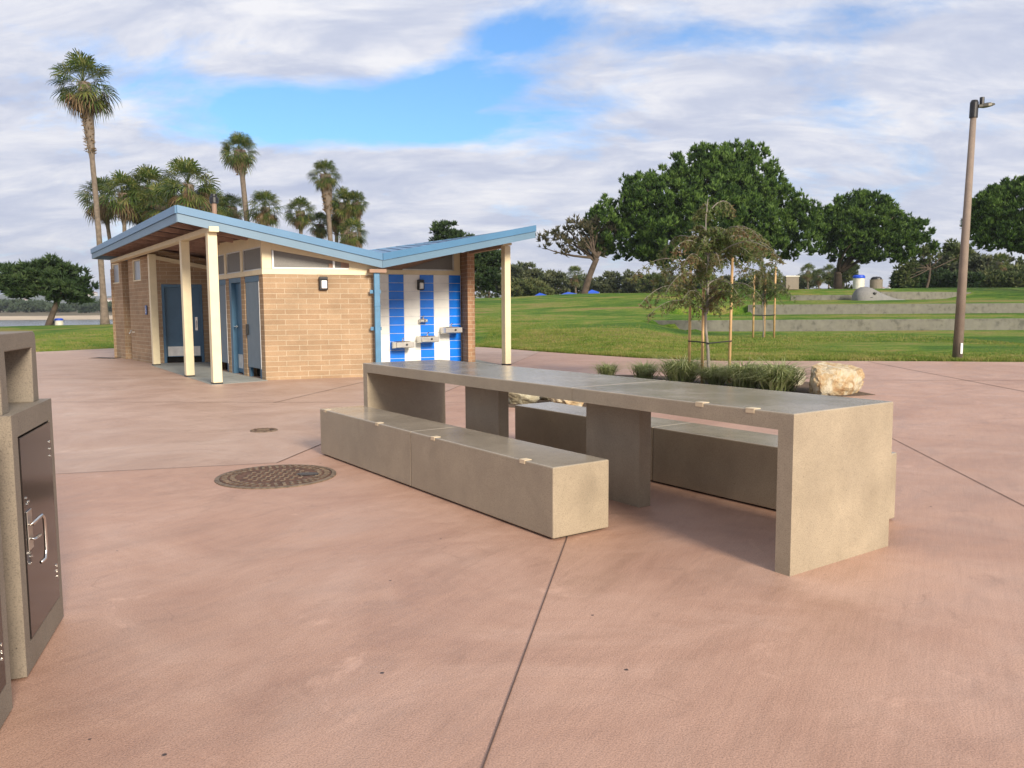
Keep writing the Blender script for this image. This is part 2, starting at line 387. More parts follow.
# ------------------------------------------------------------------ ground
def sm(t): t = np.clip(t, 0, 1); return t*t*(3-2*t)
YBX = [-300, -60, -16.3, -14.8, -8, -1.3, 1.2, 3.5, 5.35, 9.3, 12.4, 40, 300]
YBY = [-60, 8, 27.7, 30.5, 31.5, 29.8, 25.6, 22.25, 20.8, 20.4, 19.7, 16, 0]
def yb(x): return np.interp(x, YBX, YBY)
def back1(x): return np.clip(9.5-x, 0, 3)**2*.1
def back2(x): return np.clip(14.-x, 0, 3)**2*.1
def hR(x, y):
    p1 = np.interp(y-back1(x), [20, 37.12, 37.25, 42.], [0, .26, .79, 1.0])
    p2 = np.interp(y-back2(x), [20, 42.12, 42.25, 48, 56, 58.5, 62, 78, 120, 300], [0, 0, .50, .62, .88, 1.35, 1.8, 1.5, .6, 0])
    return p1+p2
def hM(x, y): return np.interp(y, [22, 37, 50, 62, 78, 120, 300], [0, .62, 1.5, 2.2, 2.0, 1.2, .6])*(1+.16*sm((x+5)/14.))
def hL(x, y):
    return np.interp(y, [27, 40, 50, 56, 66, 300], [0, .3, .62, .35, -2.2, -2.4])*np.where(y < 56, np.interp(x, [-40, -22], [.55, 1.0]), 1.)
def ground(x, y):
    x = np.asarray(x, float); y = np.asarray(y, float)
    a = sm((x+26+np.clip(y-60, 0, 200)*.12)/16.); mid = hM(x, y); right = hR(x, y)
    b = sm((x-5.5-(y-37)*.22)/3.)
    r = mid*(1-b)+right*b
    h = hL(x, y)*(1-a)+r*a
    d = y-yb(x)
    edge = np.clip(d/6., -1, 1)
    hh = np.where(d > 0, h*sm(d/6.)+np.clip(d, 0, .4)*.06, np.clip(d*.05, -.06, 0))
    return hh
def gz(x, y): return float(ground(x, y))
xs = np.concatenate([np.linspace(-320, -75, 22), np.arange(-70, 70.1, 1.0), np.linspace(75, 320, 22)])
ys = np.unique(np.round(np.concatenate([np.linspace(-60, 12, 10), np.arange(14, 36.6, .5), np.arange(36.8, 38.5, .13), np.arange(39, 41.9, .5),
     np.arange(41.95, 43.2, .13), np.arange(43.5, 70, .8), np.arange(70, 120, 3), np.linspace(120, 290, 12)]), 3))
XX, YY = np.meshgrid(xs, ys); ZZ = ground(XX, YY)
bumpz = np.array([[mnoise.noise(Vector((x*.12, y*.12, 3)))*.07 for x in xs] for y in ys])
ZZ = ZZ+np.where((YY-yb(XX)) > 1.5, bumpz*sm((YY-yb(XX)-1.5)/5), 0)
V = np.stack([XX, YY, ZZ], -1).reshape(-1, 3); nx = len(xs)
idx = np.arange(len(V)).reshape(len(ys), nx)
Fq = np.stack([idx[:-1, :-1], idx[:-1, 1:], idx[1:, 1:], idx[1:, :-1]], -1).reshape(-1, 4)
tag(np_mesh('lawn', V, Fq, 'grass', k=4, smooth=True), kind='structure')

# plaza: one mesh in two concrete pours, split along the joints
mb = MB()
bx = [-300, -60, -16.3, -14.8, -8, -1.3, 1.0]
edge = []
xx = np.linspace(-100, 100, 401)
for x in xx: edge.append((x, float(yb(x))))
jA0 = np.array([-2.085, 7.074]); jdir = np.array([.158, .9874]); jl = np.array([-.9685, -.249])
def jA(t): return jA0+jdir*t
tA = 19.6
for _ in range(40):
    p = jA(tA); tA += (float(yb(p[0]))-p[1])*.5
top = jA(tA)
left_edge = [p for p in edge if p[0] < top[0]]; right_edge = [p for p in edge if p[0] > top[0]]
far_l = jA0+jl*101
polyL = [jA0, top]+left_edge[::-1]+[(-100, far_l[1]+(-100-far_l[0])*0)]
polyR = [jA0, (-100, far_l[1]), (-100, -60), (100, -60)]+right_edge[::-1]+[top]
for poly, mi in ((polyL, 1), (polyR, 0)):
    n0 = len(mb.v); mb.add([(p[0], p[1], 0) for p in poly], [list(range(len(poly)))], mi)
pz = struct('plaza', mb, ['plaza_pink', 'plaza_tan'])
import bmesh
bm = bmesh.new(); bm.from_mesh(pz.data); bmesh.ops.triangulate(bm, faces=bm.faces[:]); 
bmesh.ops.recalc_face_normals(bm, faces=bm.faces[:])
for f_ in bm.faces:
    if f_.normal.z < 0: f_.normal_flip()
bm.to_mesh(pz.data); bm.free()
# control joints
mb = MB()
def strip(a, b, w=.009, z=.004):
    a = np.array(a, float); b = np.array(b, float); d = (b-a)/np.linalg.norm(b-a); n = np.array([-d[1], d[0]])*w/2
    mb.add([(*(a-n), z), (*(b-n), z), (*(b+n), z), (*(a+n), z)], [[0, 1, 2, 3]])
strip(jA0, top, .012); strip(jA0, far_l, .008)
strip((.36, 4.9), (-1.2, -4.2), .0055)
strip((4.4, 11.4), (2.9, 1.9), .008)
strip((8.9, 20.2), (7.1, 3.), .018); strip((-3.5, 11.8), (-2.7, 15.7), .014)
strip((-9, 12.2), (-1.33, 11.75), .012); strip((-1.3, 11.75), (.9, 11.55), .012)
strip((-14, 17.), (-6.3, 16.), .014); strip((.3, 20.9), (6., 20.2), .016); strip((6.4, 15.), (20, 13.4), .018)
struct('plaza_joints', mb, 'joint_dark')

# water, far shore, hills
mb = MB(); mb.add([(-900, 30, -1.2), (60, 56, -1.2), (60, 330, -1.2), (-900, 330, -1.2)], [[0, 1, 2, 3]]); struct('water', mb, 'water_surface')
mb = MB()
def strip_grid(x0, x1, nxx, rows, mat, name, jitter=0, seed=0):
    rr = random.Random(seed); mb = MB(); vs = []
    for (y, z, amp) in rows:
        for i in range(nxx+1):
            x = x0+(x1-x0)*i/nxx
            n = mnoise.noise(Vector((x*jitter, y*.01, seed)))+.5*mnoise.noise(Vector((x*jitter*2.7, y*.02, seed+5)))
            vs.append((x, y, z+amp*n))
    fs = []
    for j in range(len(rows)-1):
        for i in range(nxx): a = j*(nxx+1)+i; fs.append([a, a+1, a+nxx+2, a+nxx+1])
    mb.add(vs, fs); return struct(name, mb, mat, smooth=True)
strip_grid(-700, 900, 120, [(288, -3, 0), (302, -1.1, .1), (325, .1, .3)], 'sand', 'far_beach', .02, 2)
simple('scrub', (.13, .105, .06), .95, var=.35, scale=.05)
strip_grid(-700, 900, 160, [(324, .0, .0), (345, 1.0, .8), (420, 2.0, 1), (900, 3, 2)], 'scrub', 'far_shore', .02, 3)
strip_grid(-3500, 3500, 240, [(890, 2, 0), (1500, 14, 8), (2100, 42, 22), (2400, 50, 26), (3200, 66, 30), (4200, 40, 20)], 'hill', 'distant_hills', .0016, 8)
mb = MB(); rh = random.Random(5)
for i in range(110):
    y = rh.uniform(1500, 2300); x = y*(rh.uniform(-.66, -.46) if i % 5 == 0 else rh.uniform(.455, .53)); s = rh.uniform(5, 9)
    z = np.interp(y, [1500, 2100, 2400], [14, 42, 50])
    n = mnoise.noise(Vector((x*.0016, y*.01, 8)))+.5*mnoise.noise(Vector((x*.0043, y*.02, 13)))
    z += n*np.interp(y, [1500, 2100, 2400], [8, 22, 26])
    mb.box((x, y, z+2), (s*1.4, s, 7), mi=0); 
    mb.add([(x-s*.8, y-s*.6, z+5.5), (x+s*.8, y-s*.6, z+5.5), (x+s*.8, y+s*.6, z+5.5), (x-s*.8, y+s*.6, z+5.5), (x-s*.4, y, z+8.5), (x+s*.4, y, z+8.5)], [[0, 1, 5, 4], [2, 3, 4, 5], [1, 2, 5], [3, 0, 4]], 1)
tag(mb.build('hillside_houses', ['house_white', 'house_roof']), 'far-off pale town houses scattered over the distant hillside', 'houses', kind='stuff')

# lawn blades near the plaza
rg = np.random.default_rng(3)
def blades(n, xr, yr, hgt, w):
    x = rg.uniform(*xr, n); y = yb(x)+.03+rg.beta(.9, 2.3, n)*(yr)
    z = ground(x, y)
    a = rg.uniform(0, 2*np.pi, n); lean = rg.normal(0, hgt*.45, (n, 2)); hh = hgt*rg.uniform(.5, 1.3, n)
    dx = np.cos(a)*w; dy = np.sin(a)*w
    V = np.stack([np.stack([x-dx, y-dy, z-.01], -1), np.stack([x+dx, y+dy, z-.01], -1), np.stack([x+lean[:, 0], y+lean[:, 1], z+hh], -1)], 1).reshape(-1, 3)
    return V
Vb = np.concatenate([blades(110000, (-3, 17), 17, .035, .012), blades(30000, (-22, -12), 16, .035, .014), blades(26000, (-3, 17), 1.2, .07, .011)])
Fb = np.arange(len(Vb)).reshape(-1, 3)
tag(np_mesh('grass_blades', Vb, Fb, 'blade_grass'), 'short green and straw coloured grass blades along the plaza edge', 'grass', kind='stuff')

# ------------------------------------------------------------------ concrete table and benches
TH = 2.1806; TO = np.array([1.385, 3.946]); e2 = np.array([math.cos(TH), math.sin(TH)]); n2 = np.array([e2[1], -e2[0]])
def TT(a, b): return TO+a*e2+b*n2
def slab(mb, a0, a1, b0, b1, z0, z1, mi=0): mb.prism([TT(a0, b0), TT(a0, b1), TT(a1, b1), TT(a1, b0)], z0, z1, mi)
def mats_top(o, top='table_top', side='table_side', zt=None):
    me = o.data
    for p in me.polygons:
        if p.normal.z > .9: p.material_index = 1
def top_bevel(o, z):
    me = o.data; at_ = me.attributes.new('bevel_weight_edge', 'FLOAT', 'EDGE')
    for i, e_ in enumerate(me.edges):
        if all(abs(me.vertices[v].co.z-z) < .001 for v in e_.vertices): at_.data[i].value = 1
    o.modifiers['bevel'].limit_method = 'WEIGHT'
t = thing('concrete_table', 'long sealed concrete picnic table standing between two block benches', 'table', (*TT(2.5, .44), 0))
L_, W_ = 5.01, .888
for a0, a1 in ((0, 1.72), (1.7235, L_)):
    mb = MB(); slab(mb, a0, a1, 0, W_, .731, .82); o = mb.build('tabletop', ['table_side', 'table_top'], t, bevel=.007); mats_top(o); top_bevel(o, .82)
for a0, a1 in ((.0, .09), (L_-.09, L_)):
    mb = MB(); slab(mb, a0, a1, 0.0, W_, -.002, .731); mb.build('leg', 'table_side', t)
for a0, a1 in ((1.475, 2.03), (3.17, 3.70)):
    mb = MB(); slab(mb, a0, a1, .383, .49, -.002, .731); mb.build('leg', 'table_side', t, bevel=.004)
def skate_stop(a, b, z, par, sgn=1):
    mb = MB()
    slab(mb, a-.028, a+.028, b-.004, b+.05, z-.002, z+.003); slab(mb, a-.028, a+.028, b-.003, b, z-.022, z+.003)
    mb.build('edge_bracket', 'chip_tan', par, bevel=.0015)
for a in (.61, .265): skate_stop(a, 0, .82, t)
def bench(b0, a0, a1, seam, label, stops):
    bn = thing('concrete_bench', label, 'bench', (*TT((a0+a1)/2, b0+.21), 0), 'concrete benches beside the long table')
    for s0, s1 in ((a0, seam), (seam+.003, a1)):
        mb = MB(); slab(mb, s0, s1, b0, b0+.43, .012, .4325); o = mb.build('bench_block', ['table_side', 'table_top'], bn, bevel=.008); mats_top(o)
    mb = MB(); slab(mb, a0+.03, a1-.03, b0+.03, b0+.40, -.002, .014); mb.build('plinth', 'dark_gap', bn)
    for a in stops: skate_stop(a, b0, .4325, bn)
bench(-.575, 1.188, 4.727, 2.93, 'low concrete block bench in front of the long table, nearest the manhole cover', (4.60, 3.51, 2.59, 1.49))
bench(1.03, .288, 3.85, 2.0, 'low concrete block bench behind the long table, partly hidden by its legs', ())

# ------------------------------------------------------------------ concrete litter bin housings at the left
bd = np.array([-.31, .951]); bd /= np.linalg.norm(bd); bl = np.array([-bd[1], bd[0]])
def bin_unit(P, label):
    """P = near bottom corner of the door side"""
    P = np.array(P, float)
    def Q(a, b): q = P+bd*a+bl*b; return (q[0], q[1])
    P = P+np.array([.0, .0]); t = thing('litter_bin_housing', label, 'litter bin', (*Q(.31, .31), 0), 'concrete litter bin housings by the left edge')
    Wd, Dp, Ht = .625, .62, .972
    mb = MB(); mb.prism([Q(0, .02), Q(Wd, .02), Q(Wd, Dp), Q(0, Dp)], .008, Ht)
    mb.build('body', 'bin_concrete', t)
    # door frame of concrete, proud of the core
    for (a0, a1, z0, z1) in ((0.0, .07, .009, Ht), (Wd-.062, Wd, .009, Ht), (.0705, Wd-.0625, .009, .115), (.0705, Wd-.0625, Ht-.085, Ht)):
        mb = MB(); mb.prism([Q(a0, 0), Q(a1, 0), Q(a1, .0199), Q(a0, .0199)], z0, z1); mb.build('door_surround', 'bin_concrete', t)
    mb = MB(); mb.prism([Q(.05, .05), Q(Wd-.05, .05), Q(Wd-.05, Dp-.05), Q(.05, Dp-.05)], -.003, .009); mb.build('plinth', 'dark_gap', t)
    mb = MB(); mb.prism([Q(.077, -.004), Q(Wd-.069, -.004), Q(Wd-.069, .018), Q(.077, .018)], .122, Ht-.092)
    d = mb.build('door', 'bronze_door', t, bevel=.002)
    # lock plate, latch and bent handle
    mb = MB(); c = np.array(Q(.135, -.004))
    mb.prism([Q(.10, -.009), Q(.165, -.009), Q(.165, -.0045), Q(.10, -.0045)], .45, .60); mb.build('lock_plate', 'steel', d, bevel=.002)
    mb = MB()
    mb.tube([Q(.13, -.005)+(.49,), Q(.13, -.022)+(.49,), Q(.19, -.026)+(.487,)], .006, 10)
    mb.tube([Q(.13, -.005)+(.54,), Q(.13, -.018)+(.545,), Q(.16, -.03)+(.56,), Q(.20, -.034)+(.562,), Q(.225, -.035)+(.545,), Q(.232, -.035)+(.50,), Q(.232, -.035)+(.42,), Q(.222, -.032)+(.385,), Q(.19, -.024)+(.38,)], .0065, 10)
    mb.build('handle', 'steel_bright', d, smooth=True)
    for (a, z) in ((Wd-.10, .80), (Wd-.10, .77), (Wd-.10, .74), (Wd-.10, .27), (Wd-.10, .245), (Wd-.10, .22), (.125, .625), (.145, .63), (.115, .65), (.125, .425), (.145, .42), (.115, .40)):
        mb = MB(); q0 = Q(a, -.0035); q1 = Q(a, -.0075); mb.tube([(*q0, z), (*q1, z)], .0055, 8); mb.build('rivet', 'steel_bright', d)
    # portal hood on top
    b0, b1, a0, a1, zt, zo = .035, .44, .035, .575, 1.262, 1.195
    mb = MB(); cr = .03
    prof = [(a0, Ht), (a0, zt-cr), (a0+.009, zt-.009), (a0+cr, zt), (a1-cr, zt), (a1-.009, zt-.009), (a1, zt-cr), (a1, Ht), (a1-.09, Ht), (a1-.075, zo), (a0+.075, zo), (a0+.09, Ht)]
    vs = [(*Q(a, b0), z-.001 if z == Ht else z) for a, z in prof]+[(*Q(a, b1), z-.001 if z == Ht else z) for a, z in prof]; n = len(prof)
    fs = [[i, (i+1) % n, n+(i+1) % n, n+i] for i in range(n)]
    for base, rev in ((0, True), (n, False)):
        for q in ([0, 1, 10, 11], [1, 2, 3, 10], [3, 4, 9, 10], [4, 5, 6, 9], [6, 7, 8, 9]):
            qq = [base+i for i in q]; fs.append(qq if rev else qq[::-1])
    mb.add(vs, fs); o = mb.build('hood', 'bin_concrete', t, bevel=.004)
    bm = bmesh.new(); bm.from_mesh(o.data); bmesh.ops.recalc_face_normals(bm, faces=bm.faces[:]); bm.to_mesh(o.data); bm.free()
    return t
bin_unit((-1.782, 2.855), 'concrete litter bin housing with brown metal door and portal hood, the further of the pair')
bin_unit((-1.50, 2.03), 'concrete litter bin housing with brown door, nearer one mostly cut off by the picture edge')

# ------------------------------------------------------------------ manholes and grate
def manhole(c, r, label, teeth=44, name='manhole_cover'):
    t = thing(name, label, 'manhole cover', (c[0], c[1], 0))
    mb = MB(); mb.lathe([(r, .0), (r, .008), (r*.93, .011), (r*.93, .004), (r*.0+.001, .004)], (c[0], c[1], 0), 64); mb.build('frame_ring', 'rust_grey', t)
    mb = MB(); mb.lathe([(r*.915, .003), (r*.915, .010), (.001, .010)], (c[0], c[1], 0), 64); lid = mb.build('lid', 'rust', t)
    mb = MB()
    for ring, (ra, rb) in enumerate(((.80, .89), (.68, .76))):
        k = teeth-ring*8
        for i in range(k):
            a = 2*math.pi*(i+.5*ring)/k; rm = r*(ra+rb)/2
            mb.box((c[0]+rm*math.cos(a), c[1]+rm*math.sin(a), .0125), (r*(rb-ra), r*.05, .006), a)
    for i in range(-5, 6):
        for j in range(-5, 6):
            if i*i+j*j < 22: mb.box((c[0]+i*r*.115, c[1]+j*r*.115, .0122), (r*.07, r*.03, .0055), (i+j) % 2*math.pi/2+.5)
    mb.build('tread', 'rust_grey', lid)
    mb = MB(); q = (c[0]+r*.52, c[1]+r*.06); mb.prism([(q[0]+.09*r/.47*math.cos(a), q[1]+.055*r/.47*math.sin(a)) for a in np.linspace(0, 2*math.pi, 20, endpoint=False)], .009, .0165); mb.build('pick_cover', 'black', lid)
manhole((-1.92, 6.49), .475, 'large round rusty manhole cover set in the pink paving by the front bench')
manhole((5.85, 18.85), .46, 'round dark manhole cover set flush in the paving beyond the planting bed', 30)
manhole((-2.80, 9.04), .15, 'small round rusty access cover set in the tan paving', 16, 'access_cover')
t = thing('drain_grate', 'flat dark rectangular drain grate beside the end of the restroom wall', 'drain grate', (-11.9, 23.7, 0))
mb = MB(); mb.box((-11.9, 23.7, .004), (.95, .36, .01), -.35); mb.build('frame', 'rust_grey', t)
mb = MB()
for i in range(14): mb.box((-11.9+(i-6.5)*.06*math.cos(-.35), 23.7+(i-6.5)*.06*math.sin(-.35), .011), (.03, .3, .008), -.35)
mb.build('slats', 'black', t)

# ------------------------------------------------------------------ restroom building
PH = .3475; BO = np.array([-4.80, 15.75]); uu = np.array([math.cos(PH), math.sin(PH)]); vv = np.array([-uu[1], uu[0]])
def LW(u, v): return BO+uu*u+vv*v
B = thing('restroom_building', 'tan block restroom building with blue butterfly roof and cream posts', 'restroom building', (*LW(1, 4), 0))
B.location = (float(B.location.x), float(B.location.y), 0)
FL = G(178.5, 222, 2.93); BL = G(93, 259, 2.93); VF = G(382, 268, 2.19); RF = G(534, 238, 3.0)
BR = np.array([.05, 26.6, 3.62]); VBL = np.array([-4.9, 25.5, 2.42]); VBR = np.array([-4.3, 24.5, 2.86])
def lerp(a, b, t): return a+(b-a)*t
def roofL(t, s): return lerp(lerp(FL, BL, t), lerp(VF, VBL, t), s)
# roof wings: deck slabs with front fascia in two bands
def zoff(p, d): return np.array([p[0], p[1], p[2]+d])
for corners, nm in (((FL, VF, VBL, BL), 'roof'), ((VF, RF, BR, VBR), 'roof')):
    mb = MB(); b = [zoff(p, .27) for p in corners]; N_ = 14
    for off, rev in ((.19, True), (.27, False)):
        vs = [zoff(lerp(lerp(corners[0], corners[1], i/N_), lerp(corners[3], corners[2], i/N_), j/N_), off) for j in range(N_+1) for i in range(N_+1)]
        fs = []
        for j in range(N_):
            for i in range(N_): q = [j*(N_+1)+i, j*(N_+1)+i+1, (j+1)*(N_+1)+i+1, (j+1)*(N_+1)+i]; fs.append(q[::-1] if rev else q)
        mb.add(vs, fs)
    # standing seams
    A0, A1, A2, A3 = b
    for k in range(1, 16):
        tt = k/16.; p = lerp(A0, A1, tt); q = lerp(A3, A2, tt)
        mb.beam(zoff(p, .018), zoff(q, .018), .03, .03)
    rf = mb.build(nm, 'blue_roof', B)
def fascia(p, q, out, ext0=0, ext1=0):
    p = np.array(p, float); q = np.array(q, float); d = (q-p)/np.linalg.norm(q-p); p = p-d*ext0; q = q+d*ext1
    out = np.array([out[0], out[1], 0])
    for (z0, z1, o0, o1, mat, nm) in ((0, .148, 0, .03, 'blue_fascia', 'fascia_board'), (.152, .29, .0, .055, 'blue_roof', 'roof_edge')):
        mb = MB(); P = [p+out*o0, q+out*o0, q+out*o1, p+out*o1]
        vs = [zoff(x, z0) for x in P]+[zoff(x, z1) for x in P]
        mb.add(vs, [[3, 2, 1, 0], [4, 5, 6, 7], [0, 1, 5, 4], [1, 2, 6, 5], [2, 3, 7, 6], [3, 0, 4, 7]])
        o = mb.build(nm, mat, B)
        bm = bmesh.new(); bm.from_mesh(o.data); bmesh.ops.recalc_face_normals(bm, faces=bm.faces[:]); bm.to_mesh(o.data); bm.free()
def outn(p, q, s):
    d = (q-p)[:2]; d = d/np.linalg.norm(d); return np.array([d[1], -d[0]])*s
fascia(FL, VF, outn(FL, VF, 1), .02, .0); fascia(VF, RF, outn(VF, RF, 1), 0, .02)
fascia(BL, FL, outn(BL, FL, 1), 0, 0.0); fascia(RF, BR, outn(RF, BR, 1), 0, .02)
fascia(BR, VBR, outn(BR, VBR, 1), 0, 0); fascia(VBL, BL, outn(VBL, BL, 1), 0, 0)
# dark drip strip between the bands is the 4 mm gap; rafters under the left wing
for k in range(11):
    tt = .035+k*.093
    mb = MB(); p = roofL(tt, .012); q = roofL(tt, .93); mb.beam(zoff(p, .187), zoff(q, .187), .10, .09); mb.build('rafter', 'wood_brown', B)
for k in range(8):
    tt = .05+k*.13
    p = lerp(lerp(VF, RF, .1), lerp(VBR, BR, .1), tt); q = lerp(RF, BR, tt)
    mb = MB(); mb.beam(zoff(p, .187), zoff(q-(q-p)*.012, .187), .05, .13); mb.build('rafter', 'wood_brown', B)
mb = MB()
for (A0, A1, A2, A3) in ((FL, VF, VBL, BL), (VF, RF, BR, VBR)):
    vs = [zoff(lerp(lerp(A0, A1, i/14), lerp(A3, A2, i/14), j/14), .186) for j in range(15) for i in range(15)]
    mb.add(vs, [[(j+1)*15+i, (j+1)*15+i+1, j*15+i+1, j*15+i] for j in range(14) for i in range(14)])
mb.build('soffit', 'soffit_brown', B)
# posts and edge beam
pA, pB, pC = G(217, 384), G(189.8, 376.6), G(156.5, 365.2)
wC, wF = G(152.4, 363.5), G(119.6, 358)
sp = (wF-pA)[:2]; sp = sp/np.linalg.norm(sp); ang = math.atan2(sp[1], sp[0])
fw = G(112, 357)
sp2 = (wF-wC)[:2]; sp2 = sp2/np.linalg.norm(sp2); npd2 = np.array([-sp2[1], sp2[0]])
endF = wC[:2]+sp2*4.35
for p, zt in ((pA, 2.775), (pB, 2.775), (pC, 2.775)):
    mb = MB(); mb.box((p[0], p[1], (zt+.03)/2), (.165, .165, zt-.03), ang); o = mb.build('post', 'cream_paint', B, bevel=.006)
    mb = MB(); mb.box((p[0], p[1], .0155), (.175, .175, .031), ang); mb.build('post_base', 'black', B)
mb = MB(); s0 = pA[:2]-sp*.22; endF = on_wall(113.5, 262, pA, pA[:2]+sp)[:2]; mb.beam((*s0, 2.872), (*endF, 2.872), .17, .095); mb.build('edge_beam', 'cream_paint', B, bevel=.004)
pR = G(506.5, 365)
zR = 2.87
mb = MB(); mb.box((pR[0], pR[1], (zR+.03)/2), (.165, .165, zR-.03), PH+.25); mb.build('post', 'cream_paint', B, bevel=.006)
mb = MB(); mb.box((pR[0], pR[1], .0155), (.175, .175, .031), PH+.25); mb.build('post_base', 'black', B)
# walls
def brick(name, a, b, th, z0, z1, side=1, mat='block_tan'):
    mb = MB(); mb.wall(a, b, th, z0, z1, side=side); return mb.build(name, mat, B, walluv=True)
b0 = BO; b1 = on_wall(380.5, 378, LW(0, 0), LW(5, 0))[:2]
brick('block_wall', b0, b1, .2, -.01, 2.05)
brick('block_wall', b1-vv*0+vv*.2, b1+vv*4.3, .2, -.01, 2.06, side=1)           # return wall behind the gutter pipe
# gable panel and long clerestory window over the block wall
def wz(p):  # underside of the left wing above p
    best = None
    for t_ in np.linspace(0, 1, 41):
        for s_ in np.linspace(0, 1, 41):
            q = roofL(t_, s_); dd = (q[0]-p[0])**2+(q[1]-p[1])**2
            if best is None or dd < best[0]: best = (dd, q[2])
    return best[1]
z0w, z1w = wz(b0), wz(b1)
pan = b1-b0; PL = np.linalg.norm(pan); pd = pan/PL
def onb(s): return b0+pd*s
zz = lambda s: lerp(z0w, z1w, s/PL)+.19
nv = -vv
# sill, corner post, header: cream pieces proud of a dark back board
mb = MB(); mb.wall(onb(.02)+vv*.06, onb(PL), .08, [2.06, 2.06], [zz(0), zz(PL)]); mb.build('gable_board', 'trim_brown', B)
mb = MB(); mb.wall(onb(0)-vv*.012, onb(PL)-vv*.012, .066, 2.055, 2.155); mb.build('sill_band', 'cream_paint', B, bevel=.003)
mb = MB(); mb.wall(onb(0.0)-vv*.010, onb(.17)-vv*.010, .066, [2.157, 2.157], [zz(0)-.05, zz(.17)-.05]); mb.build('corner_board', 'cream_paint', B)
s1 = PL*.74
mb = MB(); mb.wall(onb(.172)-vv*.006, onb(s1)-vv*.006, .06, [zz(.17)-.27, zz(s1)-.23], [zz(.17)-.05, zz(s1)-.05]); mb.build('header_board', 'cream_paint', B)
mb = MB(); mb.wall(onb(s1)-vv*.006, onb(PL)-vv*.006, .06, [2.157, 2.157], [zz(s1)-.05, zz(PL)-.05]); mb.build('infill_board', 'cream_paint', B)
mb = MB(); mb.wall(onb(.18)+vv*.02, onb(s1-.005)+vv*.02, .03, [2.16, 2.16], [zz(.18)-.275, zz(s1)-.235]); w_ = mb.build('clerestory_window', 'screen_grey', B)
mb = MB(); mb.wall(onb(.18)-vv*.004, onb(s1-.005)-vv*.004, .02, 2.16, 2.19); mb.wall(onb(.18)-vv*.004, onb(.215)-vv*.004, .02, [2.192, 2.192], [zz(.18)-.275, zz(.215)-.275])
mb.wall(onb(s1-.32)-vv*.004, onb(s1-.28)-vv*.004, .02, [2.192, 2.192], [zz(s1-.32)-.245, zz(s1-.28)-.245]); mb.build('frame', 'steel_white', w_)
mb = MB(); mb.wall(onb(s1-.40)-vv*.008, onb(s1-.32)-vv*.008, .025, 2.192, zz(s1)-.24); mb.build('mullion', 'trim_brown', w_)
# doors wall, running back from the corner, parallel to the posts
def dw(px, py=372):
    return on_wall(px, py, b0, b0+sp)[:2]
def sD(px): return float(np.dot(dw(px)-b0, sp))
npd = np.array([-sp[1], sp[0]])        # to the outside (left)
Dn = sD(213.5)
def od(s, o=0.): return b0+sp*s+npd*o
def dwall(nm, mat, s0, s1, z0, z1, o0, o1, par=B, bevel=0, uv=False):
    mb = MB(); A, Bp, C, D = od(s0, o0), od(s1, o0), od(s1, o1), od(s0, o1)
    n0 = hasattr(z1, '__len__')
    za = [z1[0], z1[1], z1[1], z1[0]] if n0 else z1
    mb.prism([A, Bp, C, D], z0, za); return mb.build(nm, mat, par, walluv=uv, bevel=bevel)
zd0, zd1 = wz(b0), wz(od(Dn))
s_ = {k: sD(k) for k in (262, 260.5, 247.5, 244, 243, 232, 231, 229, 219)}
dwall('block_pier', 'block_tan', 0.0, s_[262]+.0, -.01, 2.05, -.2, -.001, uv=True)
dwall('block_pier', 'block_tan', s_[247.5], s_[244], -.01, 2.05, -.2, 0, uv=True)
dwall('block_pier', 'block_tan', s_[232], s_[229], -.01, 2.05, -.2, 0, uv=True)
dwall('block_pier', 'block_tan', Dn-.3, Dn, -.01, 2.05, -.2, 0, uv=True)
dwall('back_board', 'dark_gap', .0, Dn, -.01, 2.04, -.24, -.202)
def stall_door(s0, s1, label=None):
    dwall('lintel', 'blue_door', s0+.004, s1-.004, 1.93, 2.045, -.15, -.01)
    d = dwall('door', 'partition_grey', s0+.03, s1-.03, .2, 1.925, -.05, -.012, bevel=.004)
    if label: d['label'] = label
    dwall('edge_strip', 'white_paint', s0+.012, s0+.029, .2, 1.925, -.06, .004, par=d)
    dwall('handle', 'black', s1-.16, s1-.08, .86, 1.08, -.0115, .03, par=d, bevel=.006)
    dwall('threshold_post', 'blue_door', s1-.12, s1-.03, 0.0, .199, -.09, -.03)
    dwall('threshold_post', 'blue_door', s0+.1, s0+.2, 0.0, .199, -.09, -.03)
stall_door(s_[262], s_[247.5]); stall_door(s_[229], Dn-.3)
f0, f1 = s_[244], s_[232]
dwall('door_frame', 'blue_door', f0+.003, f0+.06, 0, 2.045, -.15, -.005); dwall('door_frame', 'blue_door', f1-.16, f1-.003, 0, 2.045, -.19, -.005); dwall('lintel', 'blue_door', f0+.062, f1-.162, 1.95, 2.045, -.15, -.005)
d = dwall('door', 'blue_door', f0+.064, f1-.164, .03, 1.946, -.14, -.1)
dwall('kick_plate', 'steel_white', f0+.1, f1-.2, .12, .42, -.0995, -.095, par=d)
q = od(f1-.22, -.095); q2 = od(f1-.22, -.03); q3 = od(f1-.36, -.03)
mb = MB(); mb.tube([(*q, 1.02), (*q2, 1.02), (*q3, 1.01)], .012, 8); mb.tube([(*od(f1-.22, -.097), 1.02), (*od(f1-.22, -.088), 1.02)], .035, 14); mb.build('handle', 'steel_bright', d, smooth=False)
